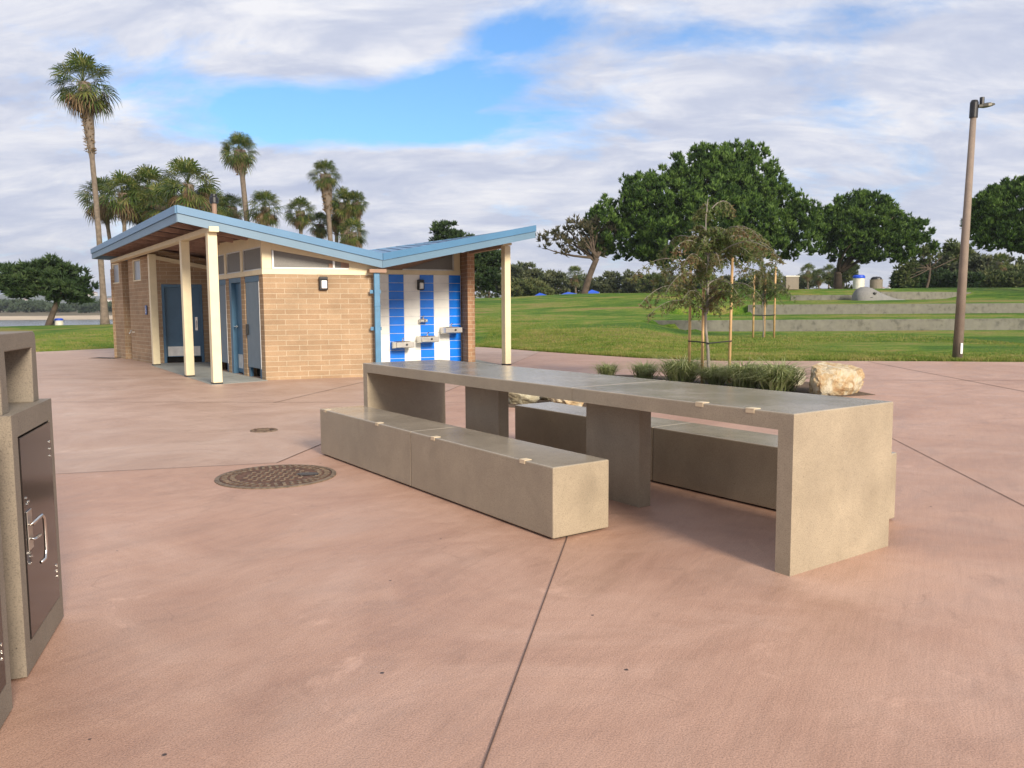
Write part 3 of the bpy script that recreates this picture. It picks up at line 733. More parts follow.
# clerestory above the doors
dwall('sill_band', 'cream_paint', -.012, Dn, 2.052, 2.15, -.1, .014, bevel=.003)
hz0, hz1 = zd0+.04, zd1+.04
dwall('header_board', 'cream_paint', -.010, Dn, zd0-.05 if False else 2.60, [hz0+.1, hz1+.1], -.08, .012)
bays = [0.0, sD(245.3), sD(229.3), Dn]
for k in range(4):
    sa = max(0, bays[k]-.07); sb = min(Dn, bays[k]+.07)
    dwall('mullion', 'cream_paint', sa-(.008 if k == 0 else 0), sb, 2.152, 2.598, -.08, .008)
for k in range(3):
    ba, bb = bays[k]+.072, bays[k+1]-.072
    w_ = dwall('clerestory_window', 'screen_grey', ba, bb, 2.152, 2.598, -.05, -.03)
    mb = MB()
    for (sa, sb, za, zb) in ((ba, ba+.024, 2.175, 2.575), (bb-.024, bb, 2.175, 2.575), (ba, bb, 2.152, 2.174), (ba, bb, 2.576, 2.598)):
        mb.prism([od(sa, -.03), od(sb, -.03), od(sb, -.01), od(sa, -.01)], za, zb)
    mb.build('frame', 'steel_white', w_)
# back wall of the alcove with its blue door
aL = wC[:2]-np.array([0, 0]); 
def oa(s, o=0.): return aL+uu*s-vv*o      # o towards the viewer
AW = 3.2
def awz(s): return lerp(2.80, 2.80-.195*AW, s/AW)
def apx(px): return float(np.dot(on_wall(px, 330, aL, aL+uu)[:2]-aL, uu))
dl, dr = apx(163), apx(203.5)
def awall(nm, mat, s0, s1, z0, z1, o0, o1, par=B, uv=False, bevel=0):
    mb = MB(); za = z1 if not hasattr(z1, '__len__') else [z1[0], z1[1], z1[1], z1[0]]
    mb.prism([oa(s0, o1), oa(s1, o1), oa(s1, o0), oa(s0, o0)], z0, za); return mb.build(nm, mat, par, walluv=uv, bevel=bevel)
awall('block_wall', 'block_tan', .0, dl, -.01, [awz(0)+.2, awz(dl)+.2], -.2, 0, uv=True)
awall('block_wall', 'block_tan', dr, AW, -.01, [awz(dr)+.2, awz(AW)+.2], -.2, 0, uv=True)
awall('block_wall', 'block_tan', dl, dr, 2.06, [awz(dl)+.2, awz(dr)+.2], -.2, 0, uv=True)
awall('alcove_beam', 'cream_paint', .02, AW, [0]*4 if False else 2.2, [2.2, 2.2], -.1, -.09)
mb = MB(); mb.beam((*oa(.0, .05), awz(0)+.03), (*oa(AW, .05), awz(AW)+.03), .09, .1); mb.build('alcove_beam', 'cream_paint', B)
awall('door_frame', 'blue_door', dl+.003, dl+.07, 0, 2.058, -.15, .01); awall('door_frame', 'blue_door', dr-.07, dr-.003, 0, 2.058, -.15, .01); awall('lintel', 'blue_door', dl+.072, dr-.072, 1.98, 2.058, -.15, .01)
d = awall('door', 'blue_door', dl+.074, dr-.074, .16, 1.978, -.11, -.06)
awall('kick_plate', 'steel_white', dl+.1, dr-.1, .18, .43, -.0595, -.055, par=d)
awall('lock_plate', 'steel', dr-.2, dr-.14, .85, 1.2, -.0595, -.05, par=d)
mb = MB(); mb.tube([(*oa(dr-.17, -.05), 1.1), (*oa(dr-.17, .0), 1.1), (*oa(dr-.17, .0), .92), (*oa(dr-.17, -.05), .92)], .012, 8); mb.build('handle', 'steel_bright', d)
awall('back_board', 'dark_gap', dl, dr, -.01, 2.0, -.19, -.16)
# outer left wall with its recess and two windows
def lwp(px): return float(np.dot(on_wall(px, 330, wC, wF)[:2]-wC[:2], sp2))
wls = {k: lwp(k) for k in (143.6, 136, 131, 124.5, 121, 116.2)}
def lwall(nm, mat, s0, s1, z0, z1, o0, o1, par=B, uv=False):
    mb = MB(); P = lambda s, o: wC[:2]+sp2*s+npd2*o
    mb.prism([P(s0, o0), P(s1, o0), P(s1, o1), P(s0, o1)], z0, z1); return mb.build(nm, mat, par, walluv=uv)
wend = lwp(118.2)
TZ = 2.79
a_, b_ = wls[143.6], wls[136]; zl, zh = 2.17, 2.745
lwall('block_wall', 'block_tan', 0, wls[131], -.01, zl, -.2, 0, uv=True)
lwall('block_wall', 'block_tan', 0, a_, zl, TZ, -.2, 0, uv=True); lwall('block_wall', 'block_tan', b_, wls[131], zl, TZ, -.2, 0, uv=True); lwall('block_wall', 'block_tan', a_, b_, zh, TZ, -.2, 0, uv=True)
lwall('block_wall', 'block_tan', wls[131]-.2, wls[124.5]+.2, -.01, TZ, -1.0, -.8, uv=True)
lwall('block_wall', 'block_tan', wls[131]-.2, wls[131], -.01, TZ, -.8, -.2, uv=True); lwall('block_wall', 'block_tan', wls[124.5], wls[124.5]+.2, -.01, TZ, -.8, -.2, uv=True)
c_, d_ = wls[121], wend-.05
lwall('block_wall', 'block_tan', wls[124.5], wend+.5, -.01, zl, -.2, 0, uv=True); lwall('block_wall', 'block_tan', wls[124.5], wls[124.5]+.28, zl, TZ, -.2, 0, uv=True)
lwall('block_wall', 'block_tan', wls[124.5]+1.05, wend+.5, zl, TZ, -.2, 0, uv=True); lwall('block_wall', 'block_tan', wls[124.5]+.28, wls[124.5]+1.05, zh, TZ, -.2, 0, uv=True)
for (a0, a1) in ((a_, b_), (wls[124.5]+.28, wls[124.5]+1.05)):
    w_ = lwall('window', 'window_grey', a0+.03, a1-.03, zl+.03, zh-.03, -.05, -.03)
    mb = MB(); P = lambda s, o: wC[:2]+sp2*s+npd2*o
    for (q0, q1, za, zb) in ((a0+.002, a0+.035, zl+.037, zh-.037), (a1-.035, a1-.002, zl+.037, zh-.037), (a0+.002, a1-.002, zl+.002, zl+.035), (a0+.002, a1-.002, zh-.035, zh-.002)):
        mb.prism([P(q0, -.028), P(q1, -.028), P(q1, .008), P(q0, .008)], za, zb)
    mb.build('frame', 'cream_paint', w_)
# far end wall and back walls close the building
eF = wC[:2]+sp2*(wend+.5)
brick('block_wall', eF, eF+uu*5.5, .2, -.01, 2.6, side=-1)
# ---- right wing: tiled drinking-fountain wall
PH2 = R(26); u3 = np.array([math.cos(PH2), math.sin(PH2)]); v3 = np.array([-u3[1], u3[0]])
tR = at(461, 362, 21.35)[:2]
def tw(px): return on_wall(px, 330, tR-u3, tR)[:2]
tL = tw(384.6); TWd = float(np.dot(tR-tL, u3))
def ot(s, o=0.): return tL+u3*s-v3*o
cr_ = .2125; top_z = 2.25
mb = MB(); mb.prism([ot(-.35, 0), ot(TWd+.02, 0), ot(TWd+.02, -.2), ot(-.35, -.2)], -.01, top_z); mb.build('tile_backing', 'mortar_white', B)
cuts = [0]+[float(np.dot(tw(p)-tL, u3)) for p in (389.3, 404.5, 420.2, 434.3, 449.2)]+[TWd+.01]
for k in range(len(cuts)-1):
    mb = MB(); mw = mb; blue = k % 2 == 1; z = 0.0; r_ = 0
    while z < top_z-.02:
        zb_ = top_z-(r_+1)*cr_; za_ = top_z-r_*cr_; r_ += 1; z = r_*cr_
        tgt = mb if blue else mw; g = .008 if blue else .004
        a = cuts[k]+(g if blue else .002); b = cuts[k+1]-(g if blue else .002)
        if k == 0: a = -.34
        tgt.prism([ot(a, .008), ot(b, .008), ot(b, .0005), ot(a, .0005)], max(.005, zb_+g/2+.002), za_-g/2-.002)
    mb.build('tile_stripe', 'tile_blue' if blue else 'tile_white', B, bevel=.0015, seg=1)
# pier
pL = G(468.4, 362.3)[:2]; pR_ = G(474.9, 362.0)[:2]
pdv = (tR+u3*.02-pL); pdir = vv
pw = np.linalg.norm(pR_-pL); pl = 1.1
px_ = uu
mb = MB(); mb.prism([pL, pL+px_*.19, pL+px_*.19+vv*pl, pL+vv*pl], -.01, 2.83); mb.build('pier', 'block_small', B, walluv=True)
mb = MB(); mb.beam((*(pL+px_*.09-vv*.06), 2.86), (*(pR[:2]+np.array([0, 0])), 2.93), .14, .09); mb.build('cross_beam', 'trim_brown', B)
mb = MB(); pe = pR[:2]; mb.beam((*(pe-uu*.10), 2.925), (*(pe+uu*.12), 2.945), .19, .055); mb.build('post_cap', 'cream_paint', B)
# sill and sloped clerestory above the tiles
mb = MB(); mb.prism([ot(-.5, .03), ot(TWd+.0, .03), ot(TWd+.0, -.1), ot(-.5, -.1)], top_z+.002, top_z+.11); mb.build('sill_band', 'cream_paint', B)
mb = MB(); zL_, zR_ = 2.36, 2.98
mb.prism([ot(-.4, -.03), ot(TWd, -.03), ot(TWd, -.1), ot(-.4, -.1)], top_z+.112, [2.46, 3.0, 3.0, 2.46]); mb.build('gable_board', 'trim_brown', B)
mb = MB(); mb.prism([ot(TWd-.17, .02), ot(TWd-.002, .02), ot(TWd-.002, -.029), ot(TWd-.17, -.029)], top_z+.112, [2.90, 2.96, 2.96, 2.90]); mb.build('corner_board', 'cream_paint', B)
mb = MB(); mb.prism([ot(.55, -.005), ot(TWd-.19, -.005), ot(TWd-.19, -.028), ot(.55, -.028)], top_z+.115, [top_z+.14, 2.78, 2.78, top_z+.14]); w_ = mb.build('clerestory_window', 'screen_grey', B)
mb = MB(); mb.prism([ot(.5, .006), ot(TWd-.175, .006), ot(TWd-.175, -.0045), ot(.5, -.0045)], top_z+.113, top_z+.14); mb.prism([ot(TWd-.21, .007), ot(TWd-.175, .007), ot(TWd-.175, -.0045), ot(TWd-.21, -.0045)], top_z+.142, 2.80); mb.build('frame', 'steel_white', w_)
# gutter pipe with brackets and box
g0 = on_wall(378.6, 378, LW(0, -.16), LW(5, -.16))[:2]
mb = MB(); mb.box((g0[0], g0[1], 1.10), (.115, .10, 2.0), PH); mb.box((g0[0], g0[1], .07), (.13, .115, .12), PH); mb.box((g0[0], g0[1], 1.44), (.128, .112, .03), PH)
ds = mb.build('downspout', 'blue_pipe', B, bevel=.01)
for z in (1.72, .98, .26):
    mb = MB(); mb.box((*(g0-uu*.02+vv*.055), z), (.22, .03, .07), PH); mb.build('bracket', 'blue_pipe', ds)
mb = MB(); mb.box((g0[0], g0[1]+.05, 2.13), (.34, .3, .07), PH); mb.build('downspout_box', 'trim_brown', B)
# roof vent pipe
q = at(214.5, 214, 19.0)
mb = MB(); mb.tube([(q[0], q[1], 2.9), (q[0], q[1], q[2]+.28)], .055, 12); vt = mb.build('roof_vent', 'trim_brown', B)
mb = MB(); mb.lathe([(.10, .25), (.10, .37), (.07, .40), (.07, .45), (.001, .46)], (q[0], q[1], q[2]), 14); mb.build('vent_cap', 'black', vt)
# concrete pads
mb = MB(); mb.prism([LW(.02, -.14), LW(.02, .0), od(Dn, .02), oa(AW*.6, .01), oa(0, .01), pC[:2]+npd*.12, pA[:2]+npd*.13-sp*.16], -.03, .0045); struct('entry_pad', mb, 'pad_concrete')
mb = MB(); mb.prism([G(472, 366)[:2], G(500, 369.5)[:2], G(522, 370)[:2], G(476, 359.5)[:2], ot(.0, .01), LW(2.5, .1)], -.03, .0045); struct('fountain_pad', mb, 'pad_concrete')
# return wall closing the building at the far end of the doors wall
brick('block_wall', od(Dn, -.2), od(Dn, -.2)+uu*1.0, .2, -.01, 2.6, side=-1)

# fixtures on the building
def wall_lamp(px, py, a, b, label, nrm):
    p = on_wall(px, py, a, b); t = thing('wall_lamp', label, 'wall lamp', (p[0]+nrm[0]*.01, p[1]+nrm[1]*.01, p[2]), 'black framed wall lamps on the restroom', rz=math.atan2(nrm[1], nrm[0])+math.pi/2)
    I = lambda mb, nm, mat, **k: mb.build(nm, mat, t, loc=(0, 0, 0), **k)
    mb = MB(); mb.box((0, -.03, 0), (.17, .06, .27)); I(mb, 'housing', 'black', bevel=.02)
    mb = MB(); mb.box((.015, -.065, -.02), (.11, .04, .16)); I(mb, 'lens', 'lens_white', bevel=.015)
    mb = MB(); mb.box((0, -.075, .105), (.165, .05, .04)); mb.box((-.07, -.075, -.01), (.018, .04, .19)); mb.box((.078, -.07, -.02), (.012, .04, .19)); I(mb, 'hood', 'black', bevel=.006)
wall_lamp(323, 283.5, b0, b1, 'black framed wall lamp high on the tan block wall', -vv)
wall_lamp(420, 285, tL, tR, 'black framed wall lamp on the blue and white tiled wall', -v3)
def fountain(px0, px1, py0, py1, label, small=False):
    p = on_wall((px0+px1)/2, (py0+py1)/2, tL, tR); q = on_wall(px0, py0, tL, tR); r = on_wall(px1, py1, tL, tR)
    w = .47 if not small else .2; h = .19 if not small else .1; dp = .42 if not small else .16
    t = thing('drinking_fountain', label, 'drinking fountain', (p[0]-v3[0]*-.0-v3[0]*.012, p[1]-v3[1]*.012, p[2]), 'steel drinking fountains on the tiled wall', rz=PH2)
    I = lambda mb, nm, mat, **k: mb.build(nm, mat, t, loc=(0, 0, 0), **k)
    mb = MB(); x = w/2; z = h/2
    vs = [(-x, 0, -z), (x, 0, -z), (x, 0, z), (-x, 0, z), (-x, -dp, -z*.55), (x, -dp, -z*.55), (x, -dp, z*.9), (-x, -dp, z*.9)]
    mb.add(vs, [[0, 1, 2, 3], [7, 6, 5, 4], [4, 5, 1, 0], [5, 6, 2, 1], [6, 7, 3, 2], [7, 4, 0, 3]])
    o = I(mb, 'bowl', 'steel', bevel=.012)
    bm = bmesh.new(); bm.from_mesh(o.data); bmesh.ops.recalc_face_normals(bm, faces=bm.faces[:]); bm.to_mesh(o.data); bm.free()
    mb = MB(); mb.tube([(w*.08, -dp-.012, z*.25), (w*.08, -dp+.004, z*.25)], .028 if not small else .02, 14); I(mb, 'push_button', 'black')
    mb = MB(); mb.tube([(0, -dp*.5, z*.8), (0, -dp*.5, z+.07), (.02, -dp*.6, z+.09)], .014, 10); mb.lathe([(.03, z-.01), (.03, z+.02), (.001, z+.025)], (0, -dp*.5, 0), 12); I(mb, 'spout', 'steel_bright')
    mb = MB(); mb.box((0, -dp*.47, z*.97+.004), (w*.72, dp*.6, .006)); I(mb, 'basin', 'rust_grey')
fountain(391, 409, 341, 349, 'steel drinking fountain, lowest and leftmost on the tiled wall')
fountain(415, 434, 336, 343, 'steel drinking fountain on the middle blue tile stripe, under the small spout')
fountain(439, 457, 327, 334, 'steel drinking fountain mounted highest, on the right white and blue tiles')
fountain(418, 426, 319, 323, 'small steel bottle filler spout above the middle drinking fountain', True)
# restroom sign
p = on_wall(146.6, 310, wC, wF); t = thing('restroom_sign', 'small blue sign with white wheelchair symbol on the left block wall', 'sign', (p[0]+npd[0]*.008, p[1]+npd[1]*.008, p[2]), rz=math.atan2(npd[1], npd[0])+math.pi/2)
mb = MB(); mb.box((0, -.008, 0), (.22, .012, .24)); mb.build('panel', 'sign_blue', t, loc=(0, 0, 0), bevel=.003)
mb = MB(); mb.tube([(-.01, -.0145, .085), (-.01, -.018, .085)], .017, 12); mb.box((-.01, -.0165, .035), (.018, .004, .07)); mb.box((.018, -.0165, .035), (.05, .004, .014)); mb.box((.022, -.0165, -.002), (.06, .004, .016)); mb.box((.055, -.0165, -.035), (.016, .004, .06), ry=.3)
for k in range(9):
    a = R(120+k*26); mb.box((-.012+.05*math.cos(a), -.0165, -.03+.05*math.sin(a)), (.026, .004, .012), ry=-(a+math.pi/2))
mb.build('symbol', 'white_paint', t, loc=(0, 0, 0))
p = on_wall(134.5, 332, wC, wF); t = thing('hose_tap', 'small metal tap on the left block wall beside the recess', 'tap', (p[0], p[1], p[2]), rz=math.atan2(npd[1], npd[0])+math.pi/2)
mb = MB(); mb.tube([(0, .0, 0), (0, -.1, 0), (0, -.13, -.05)], .02, 8); mb.build('spout', 'steel', t, loc=(0, 0, 0)); mb = MB(); mb.tube([(0, -.08, .02), (0, -.08, .06)], .03, 8); mb.build('handle', 'steel', t, loc=(0, 0, 0))

# ------------------------------------------------------------------ street lamp
t = thing('street_lamp', 'tall brown concrete street lamp leaning slightly at the lawn edge', 'street lamp', (11.35, 20.59, 0))
lt = np.array([11.50, 20.59]); 
mb = MB(); mb.tube([(11.35, 20.59, -.02), (11.42, 20.59, 3.2), (11.487, 20.59, 6.05)], [.122, .094, .070], 20); pl_ = mb.build('pole', 'pole_concrete', t, smooth=True)
mb = MB(); mb.box((11.375, 20.452, .30), (.055, .01, .27)); mb.build('number_plate', 'white_paint', pl_)
mb = MB(); mb.tube([(11.487, 20.59, 6.02), (11.495, 20.59, 6.38)], .098, 16); mb.tube([(11.495, 20.59, 6.38), (11.497, 20.59, 6.44)], [.098, .07], 16); mb.build('collar', 'black', t)
mb = MB(); prof = [(0, .05, .045), (.09, .07, .05), (.2, .12, .06), (.28, .12, .055), (.38, .08, .03), (.41, .03, .012)]
vs = []; fs = []
for i, (x, w, h) in enumerate(prof):
    zc = 6.28+x*.10
    for dy, dz in ((-w, -h*.6), (w, -h*.6), (w, h*.5), (w*.6, h), (-w*.6, h), (-w, h*.5)): vs.append((11.56+x, 20.55+dy, zc+dz))
for i in range(len(prof)-1):
    for k in range(6): fs.append([i*6+k, i*6+(k+1) % 6, (i+1)*6+(k+1) % 6, (i+1)*6+k])
fs += [[5, 4, 3, 2, 1, 0], [30+k for k in range(6)]]
mb.add(vs, fs); simple('lamp_grey', (.10, .095, .075), .45, metal=.4); lh = mb.build('lamp_head', 'lamp_grey', t, bevel=.006)
bm = bmesh.new(); bm.from_mesh(lh.data); bmesh.ops.recalc_face_normals(bm, faces=bm.faces[:]); bm.to_mesh(lh.data); bm.free()
mb = MB(); mb.tube([(11.66, 20.55, 6.33), (11.66, 20.55, 6.50)], .055, 12); mb.build('photocell', 'black', lh)
mb = MB(); mb.box((11.83, 20.47, 6.335), (.06, .05, .02), ry=-.1); mb.build('lens', 'lens_white', lh)

# ------------------------------------------------------------------ terrace walls
def wall_path(pts, th, z0, z1):
    mb = MB(); n = len(pts); P = [np.array(p, float) for p in pts]
    fr = []; bk = []
    for i in range(n):
        d = P[min(i+1, n-1)]-P[max(i-1, 0)]; d /= np.linalg.norm(d); nn = np.array([-d[1], d[0]]); fr.append(P[i]); bk.append(P[i]+nn*th)
    vs = [(*p, z0) for p in fr]+[(*p, z1) for p in fr]+[(*p, z1) for p in bk]+[(*p, z0) for p in bk]
    fs = []
    for i in range(n-1):
        for k in range(4): a, b = k*n+i, ((k+1) % 4)*n+i; fs.append([a, a+1, b+1, b])
    fs += [[0, n, 2*n, 3*n], [4*n-1, 3*n-1, 2*n-1, n-1]]
    mb.add(vs, fs); return mb
def fixn(o):
    bm = bmesh.new(); bm.from_mesh(o.data); bmesh.ops.recalc_face_normals(bm, faces=bm.faces[:]); bm.to_mesh(o.data); bm.free(); return o
x1 = list(np.arange(6.6, 9.6, .25))+list(range(10, 70, 2))
pts = [(x, 37.0+float(back1(x))) for x in x1]
o = fixn(wall_path(pts, .4, -.3, .815).build('terrace_wall', 'terrace_concrete', bevel=.01)); tag(o, 'lowest and longest curved concrete terrace wall on the lawn', 'terrace wall', 'concrete terrace walls on the lawn')
x1 = list(np.arange(12.3, 14.1, .25))+list(range(15, 74, 2))
o = fixn(wall_path([(x, 42.0+float(back2(x))) for x in x1], .4, .3, 1.53).build('terrace_wall', 'terrace_concrete', bevel=.01)); tag(o, 'middle concrete terrace wall, just above the lowest one', 'terrace wall', 'concrete terrace walls on the lawn')
o = fixn(wall_path([(19., 55.3), (21, 55.0), (23.2, 55.0)], .35, 1.2, 2.22).build('terrace_wall', 'terrace_concrete', bevel=.01)); tag(o, 'short pale topmost terrace wall left of the whale sculpture', 'terrace wall', 'concrete terrace walls on the lawn')
o = fixn(wall_path([(24.6, 54.2), (27.4, 55.0), (30, 56.2), (33.0, 58.4)], .35, 1.2, 2.40).build('terrace_wall', 'terrace_concrete', bevel=.01)); tag(o, 'short shaded topmost terrace wall right of the whale sculpture', 'terrace wall', 'concrete terrace walls on the lawn')

# whale-like play sculpture
c0 = at(854, 301.2, 53.4); t = thing('whale_sculpture', 'grey concrete whale play sculpture resting on the upper terrace', 'sculpture', (c0[0]+1.5, 53.4, c0[2]))
mb = MB(); secs = []
prof = [(.0, .05, .10), (.08, .42, .55), (.25, .62, .78), (.55, .72, .93), (.95, .70, .95), (1.35, .60, .84), (1.8, .48, .62), (2.3, .35, .40), (2.8, .24, .22), (3.2, .22, .13), (3.6, .34, .10), (3.8, .10, .05)]
nk = 16; vs = []; fs = []
for (x, w, h) in prof:
    x *= .93; h = h*1.0+.08
    for k in range(nk):
        a = math.pi*k/(nk-1); vs.append((c0[0]+x, 53.6-math.cos(a)*w, c0[2]-.08+math.sin(a)**.8*h))
for i in range(len(prof)-1):
    for k in range(nk-1): fs.append([i*nk+k, i*nk+k+1, (i+1)*nk+k+1, (i+1)*nk+k])
mb.add(vs, fs); o = fixn(mb.build('body', 'statue_concrete', t, smooth=True))
o.data.flip_normals() if False else None
mb = MB()
ev = [(c0[0]+1.18+.12*math.cos(a)*math.sin(b), 53.02+.06*math.cos(b), c0[2]+.50+.10*math.sin(a)*math.sin(b)) for b in np.linspace(.1, 3, 6) for a in np.linspace(0, 2*math.pi, 10, endpoint=False)]
mb.add(ev, [[i*10+k, i*10+(k+1) % 10, (i+1)*10+(k+1) % 10, (i+1)*10+k] for i in range(5) for k in range(10)]); mb.build('eye', 'black', t)
mb = MB(); mb.tube([(c0[0]+.15, 53.2, c0[2]+.18), (c0[0]+.6, 52.93, c0[2]+.17), (c0[0]+1.0, 52.93, c0[2]+.24)], .02, 6); mb.build('mouth', 'black', t)

# round bins on the crest and by the water
def round_bin(x, y, r, h, bodym, lidm, label, dome=True, z=None):
    z = gz(x, y) if z is None else z
    t = thing('litter_bin', label, 'litter bin', (x, y, z))
    mb = MB(); mb.lathe([(r*.93, -.05), (r, .05), (r, h*.72), (r*1.03, h*.74), (r*1.03, h*.77), (.01, h*.77)], (x, y, z), 24); mb.build('body', bodym, t)
    mb = MB()
    if dome: mb.lathe([(r*1.06, h*.772), (r*1.08, h*.86), (r*1.0, h*.95), (r*.7, h*1.0), (.01, h*1.01)], (x, y, z), 24)
    else: mb.lathe([(r*.9, h*.772), (r*.85, h*.88), (r*.55, h*.98), (.01, h*1.0)], (x, y, z), 24)
    mb.build('lid', lidm, t, smooth=False)
q = at(858.5, 289, 62.5); round_bin(q[0], 62.5, .42, 1.12, 'bin_white', 'bin_blue', 'white round bin with bright blue lid on the hill crest under the tree', z=q[2]-.05)
q = at(876, 289, 62.5); round_bin(q[0], 62.5, .46, 1.0, 'bin_concrete', 'black', 'stone coloured round bin with black domed lid on the hill crest', False, z=q[2]-.05)
q = at(59.3, 328, 55); round_bin(q[0], 55, .26, .66, 'bin_white', 'bin_blue', 'white bin with blue lid beside the leaning pine at the shore', z=q[2])
q = at(52.2, 329, 55.4); round_bin(q[0], 55.4, .30, .60, 'bin_concrete', 'black', 'stone coloured bin with black lid beside the leaning pine at the shore', False, z=q[2])
q = at(790.5, 289, 61.5); t = thing('utility_box', 'square pale concrete cabinet on the hill crest under the big pine', 'utility box', (q[0], 61.5, q[2]-.05))
mb = MB(); mb.box((q[0], 61.5, q[2]+.42), (.98, .8, .95)); mb.build('cabinet', 'bin_concrete', t, bevel=.03); mb = MB(); mb.box((q[0], 61.5, q[2]+.94), (1.06, .88, .09)); mb.build('lid', 'bin_white', t, bevel=.02)

# blue canopies beyond the crest
for i, (px, py, w, lab) in enumerate(((541, 294.6, 1.2, 'blue picnic canopy just right of the cream post, beyond the hill'), (570, 293.8, 1.9, 'blue picnic canopy beyond the hill, the wider one'), (593, 291.5, 1.1, 'blue picnic canopy beyond the hill by the leaning trunk'))):
    q = at(px, py, 95); t = thing('picnic_canopy', lab, 'canopy', (q[0], 95, q[2]-2.2), 'blue canopies beyond the hill')
    mb = MB(); s = w*.62; mb.add([(q[0]-s, 95-s, q[2]-.1), (q[0]+s, 95-s, q[2]-.1), (q[0]+s, 95+s, q[2]-.1), (q[0]-s, 95+s, q[2]-.1), (q[0]-s*.2, 95, q[2]+.22), (q[0]-s, 95-s, q[2]-.4), (q[0]+s, 95-s, q[2]-.3)], [[0, 1, 4], [1, 2, 4], [2, 3, 4], [3, 0, 4], [0, 5, 6, 1]]); mb.build('canvas', 'canopy_blue', t)
    for sx in (-1, 1):
        for sy in (-1, 1): mb = MB(); mb.tube([(q[0]+sx*s*.97, 95+sy*s*.97, q[2]-2.6), (q[0]+sx*s*.97, 95+sy*s*.97, q[2]-.1)], .03, 6); mb.build('leg', 'steel_white', t)

# ------------------------------------------------------------------ vegetation
def unit(n, rng):
    v = rng.normal(size=(n, 3)); return v/np.linalg.norm(v, axis=1, keepdims=True)
def tufts(centers, normals, nleaf, ln, wd, spread, rng, updir=.5):
    """nleaf narrow leaf triangles at each centre, fanning around (normal+up)"""
    n = len(centers); d = normals+np.array([0, 0, updir]); d /= np.linalg.norm(d, axis=1, keepdims=True)
    C = np.repeat(centers, nleaf, 0); D = np.repeat(d, nleaf, 0)+rng.normal(0, spread, (n*nleaf, 3)); D /= np.linalg.norm(D, axis=1, keepdims=True)
    S = np.cross(D, unit(n*nleaf, rng)); S /= np.linalg.norm(S, axis=1, keepdims=True)+1e-9
    l = ln*rng.uniform(.6, 1.25, (n*nleaf, 1)); base = C-D*l*.15; mid = C+D*l*.35
    V = np.stack([base, mid+S*wd, C+D*l, mid-S*wd], 1).reshape(-1, 3)
    return V
def quads(V): return np.arange(len(V)).reshape(-1, 4)
def crown_points(lobes, nclump, cr, per, rng, low=-.55, shell=.82, vert=1.):
    """lobes: (cx,cy,cz,rx,ry,rz). returns points and normals spread over clumps on the lobes"""
    vol = np.array([l[3]*l[5] for l in lobes]); vol = vol/vol.sum()
    pts = []; nor = []; cc = []
    for l, w in zip(lobes, vol):
        k = max(3, int(nclump*w)); u = unit(k*3, rng); u = u[u[:, 2] > low][:k]; k = len(u)
        c = np.array(l[:3])+u*np.array(l[3:])*rng.uniform(shell-.12, 1.0, (k, 1)); cc.append(c)
    cc = np.concatenate(cc)
    r = cr*rng.uniform(.6, 1.25, len(cc))
    for c, rr in zip(cc, r):
        u = unit(per, rng); u[:, 2] = np.abs(u[:, 2])*.9-.25*rng.random(per)
        u /= np.linalg.norm(u, axis=1, keepdims=True)
        pts.append(c+u*rr*rng.uniform(.55, 1.0, (per, 1))*np.array([1, 1, .8])*np.array([vert**-.6, vert**-.6, vert])); nor.append(u)
    return np.concatenate(pts), np.concatenate(nor), cc
def limb(mb, a, b, r0, r1, rr, bend=.15, n=5):
    a = Vector([float(x) for x in a]); b = Vector([float(x) for x in b]); L = (b-a).length; pts = []; rd = []
    off = Vector((rr.uniform(-1, 1), rr.uniform(-1, 1), rr.uniform(-.5, .8)))*bend*L
    for i in range(n+1):
        t = i/n; pts.append(a.lerp(b, t)+off*math.sin(math.pi*t)*.6); rd.append(r0+(r1-r0)*t)
    mb.tube(pts, rd, 8); return pts
def make_tree(name, label, cat, base, fork, lobes, nclump, cr, per, leaf, ln, wd, nleaf, bark='bark_dark', tr=.35, seed=1, spread=.45, low=-.55, branches=14, group=None, up=.5, shell=.82, vert=1.):
    rng = np.random.default_rng(seed); rr = random.Random(seed)
    t = thing(name, label, cat, base, group)
    P, N, cc = crown_points(lobes, nclump, cr, per, rng, low, shell, vert)
    V = tufts(P, N, nleaf, ln, wd, spread, rng, up)
    np_mesh('crown', V, quads(V), leaf, t, k=4)
    mb = MB(); b = np.array(base, float); b[2] -= .25
    limb(mb, b, fork, tr, tr*.7, rr, .06, 7)
    sel = rng.choice(len(cc), min(branches, len(cc)), replace=False)
    for i, k in enumerate(sel):
        tgt = cc[k]; limb(mb, fork if i % 2 else lerp(b, np.array(fork, float), .9), tgt, tr*.42, .03, rr, .14)
    mb.build('trunk', bark, t, smooth=True)
    return t
def lobe(px, py, rx, ry, y, dy=None):   # survey a crown lobe seen at px,py with radii in pixels
    q = at(px, py, y); k = y/F
    return (q[0], y if dy is None else y+dy, q[2], rx*k, rx*k*.85, ry*k)

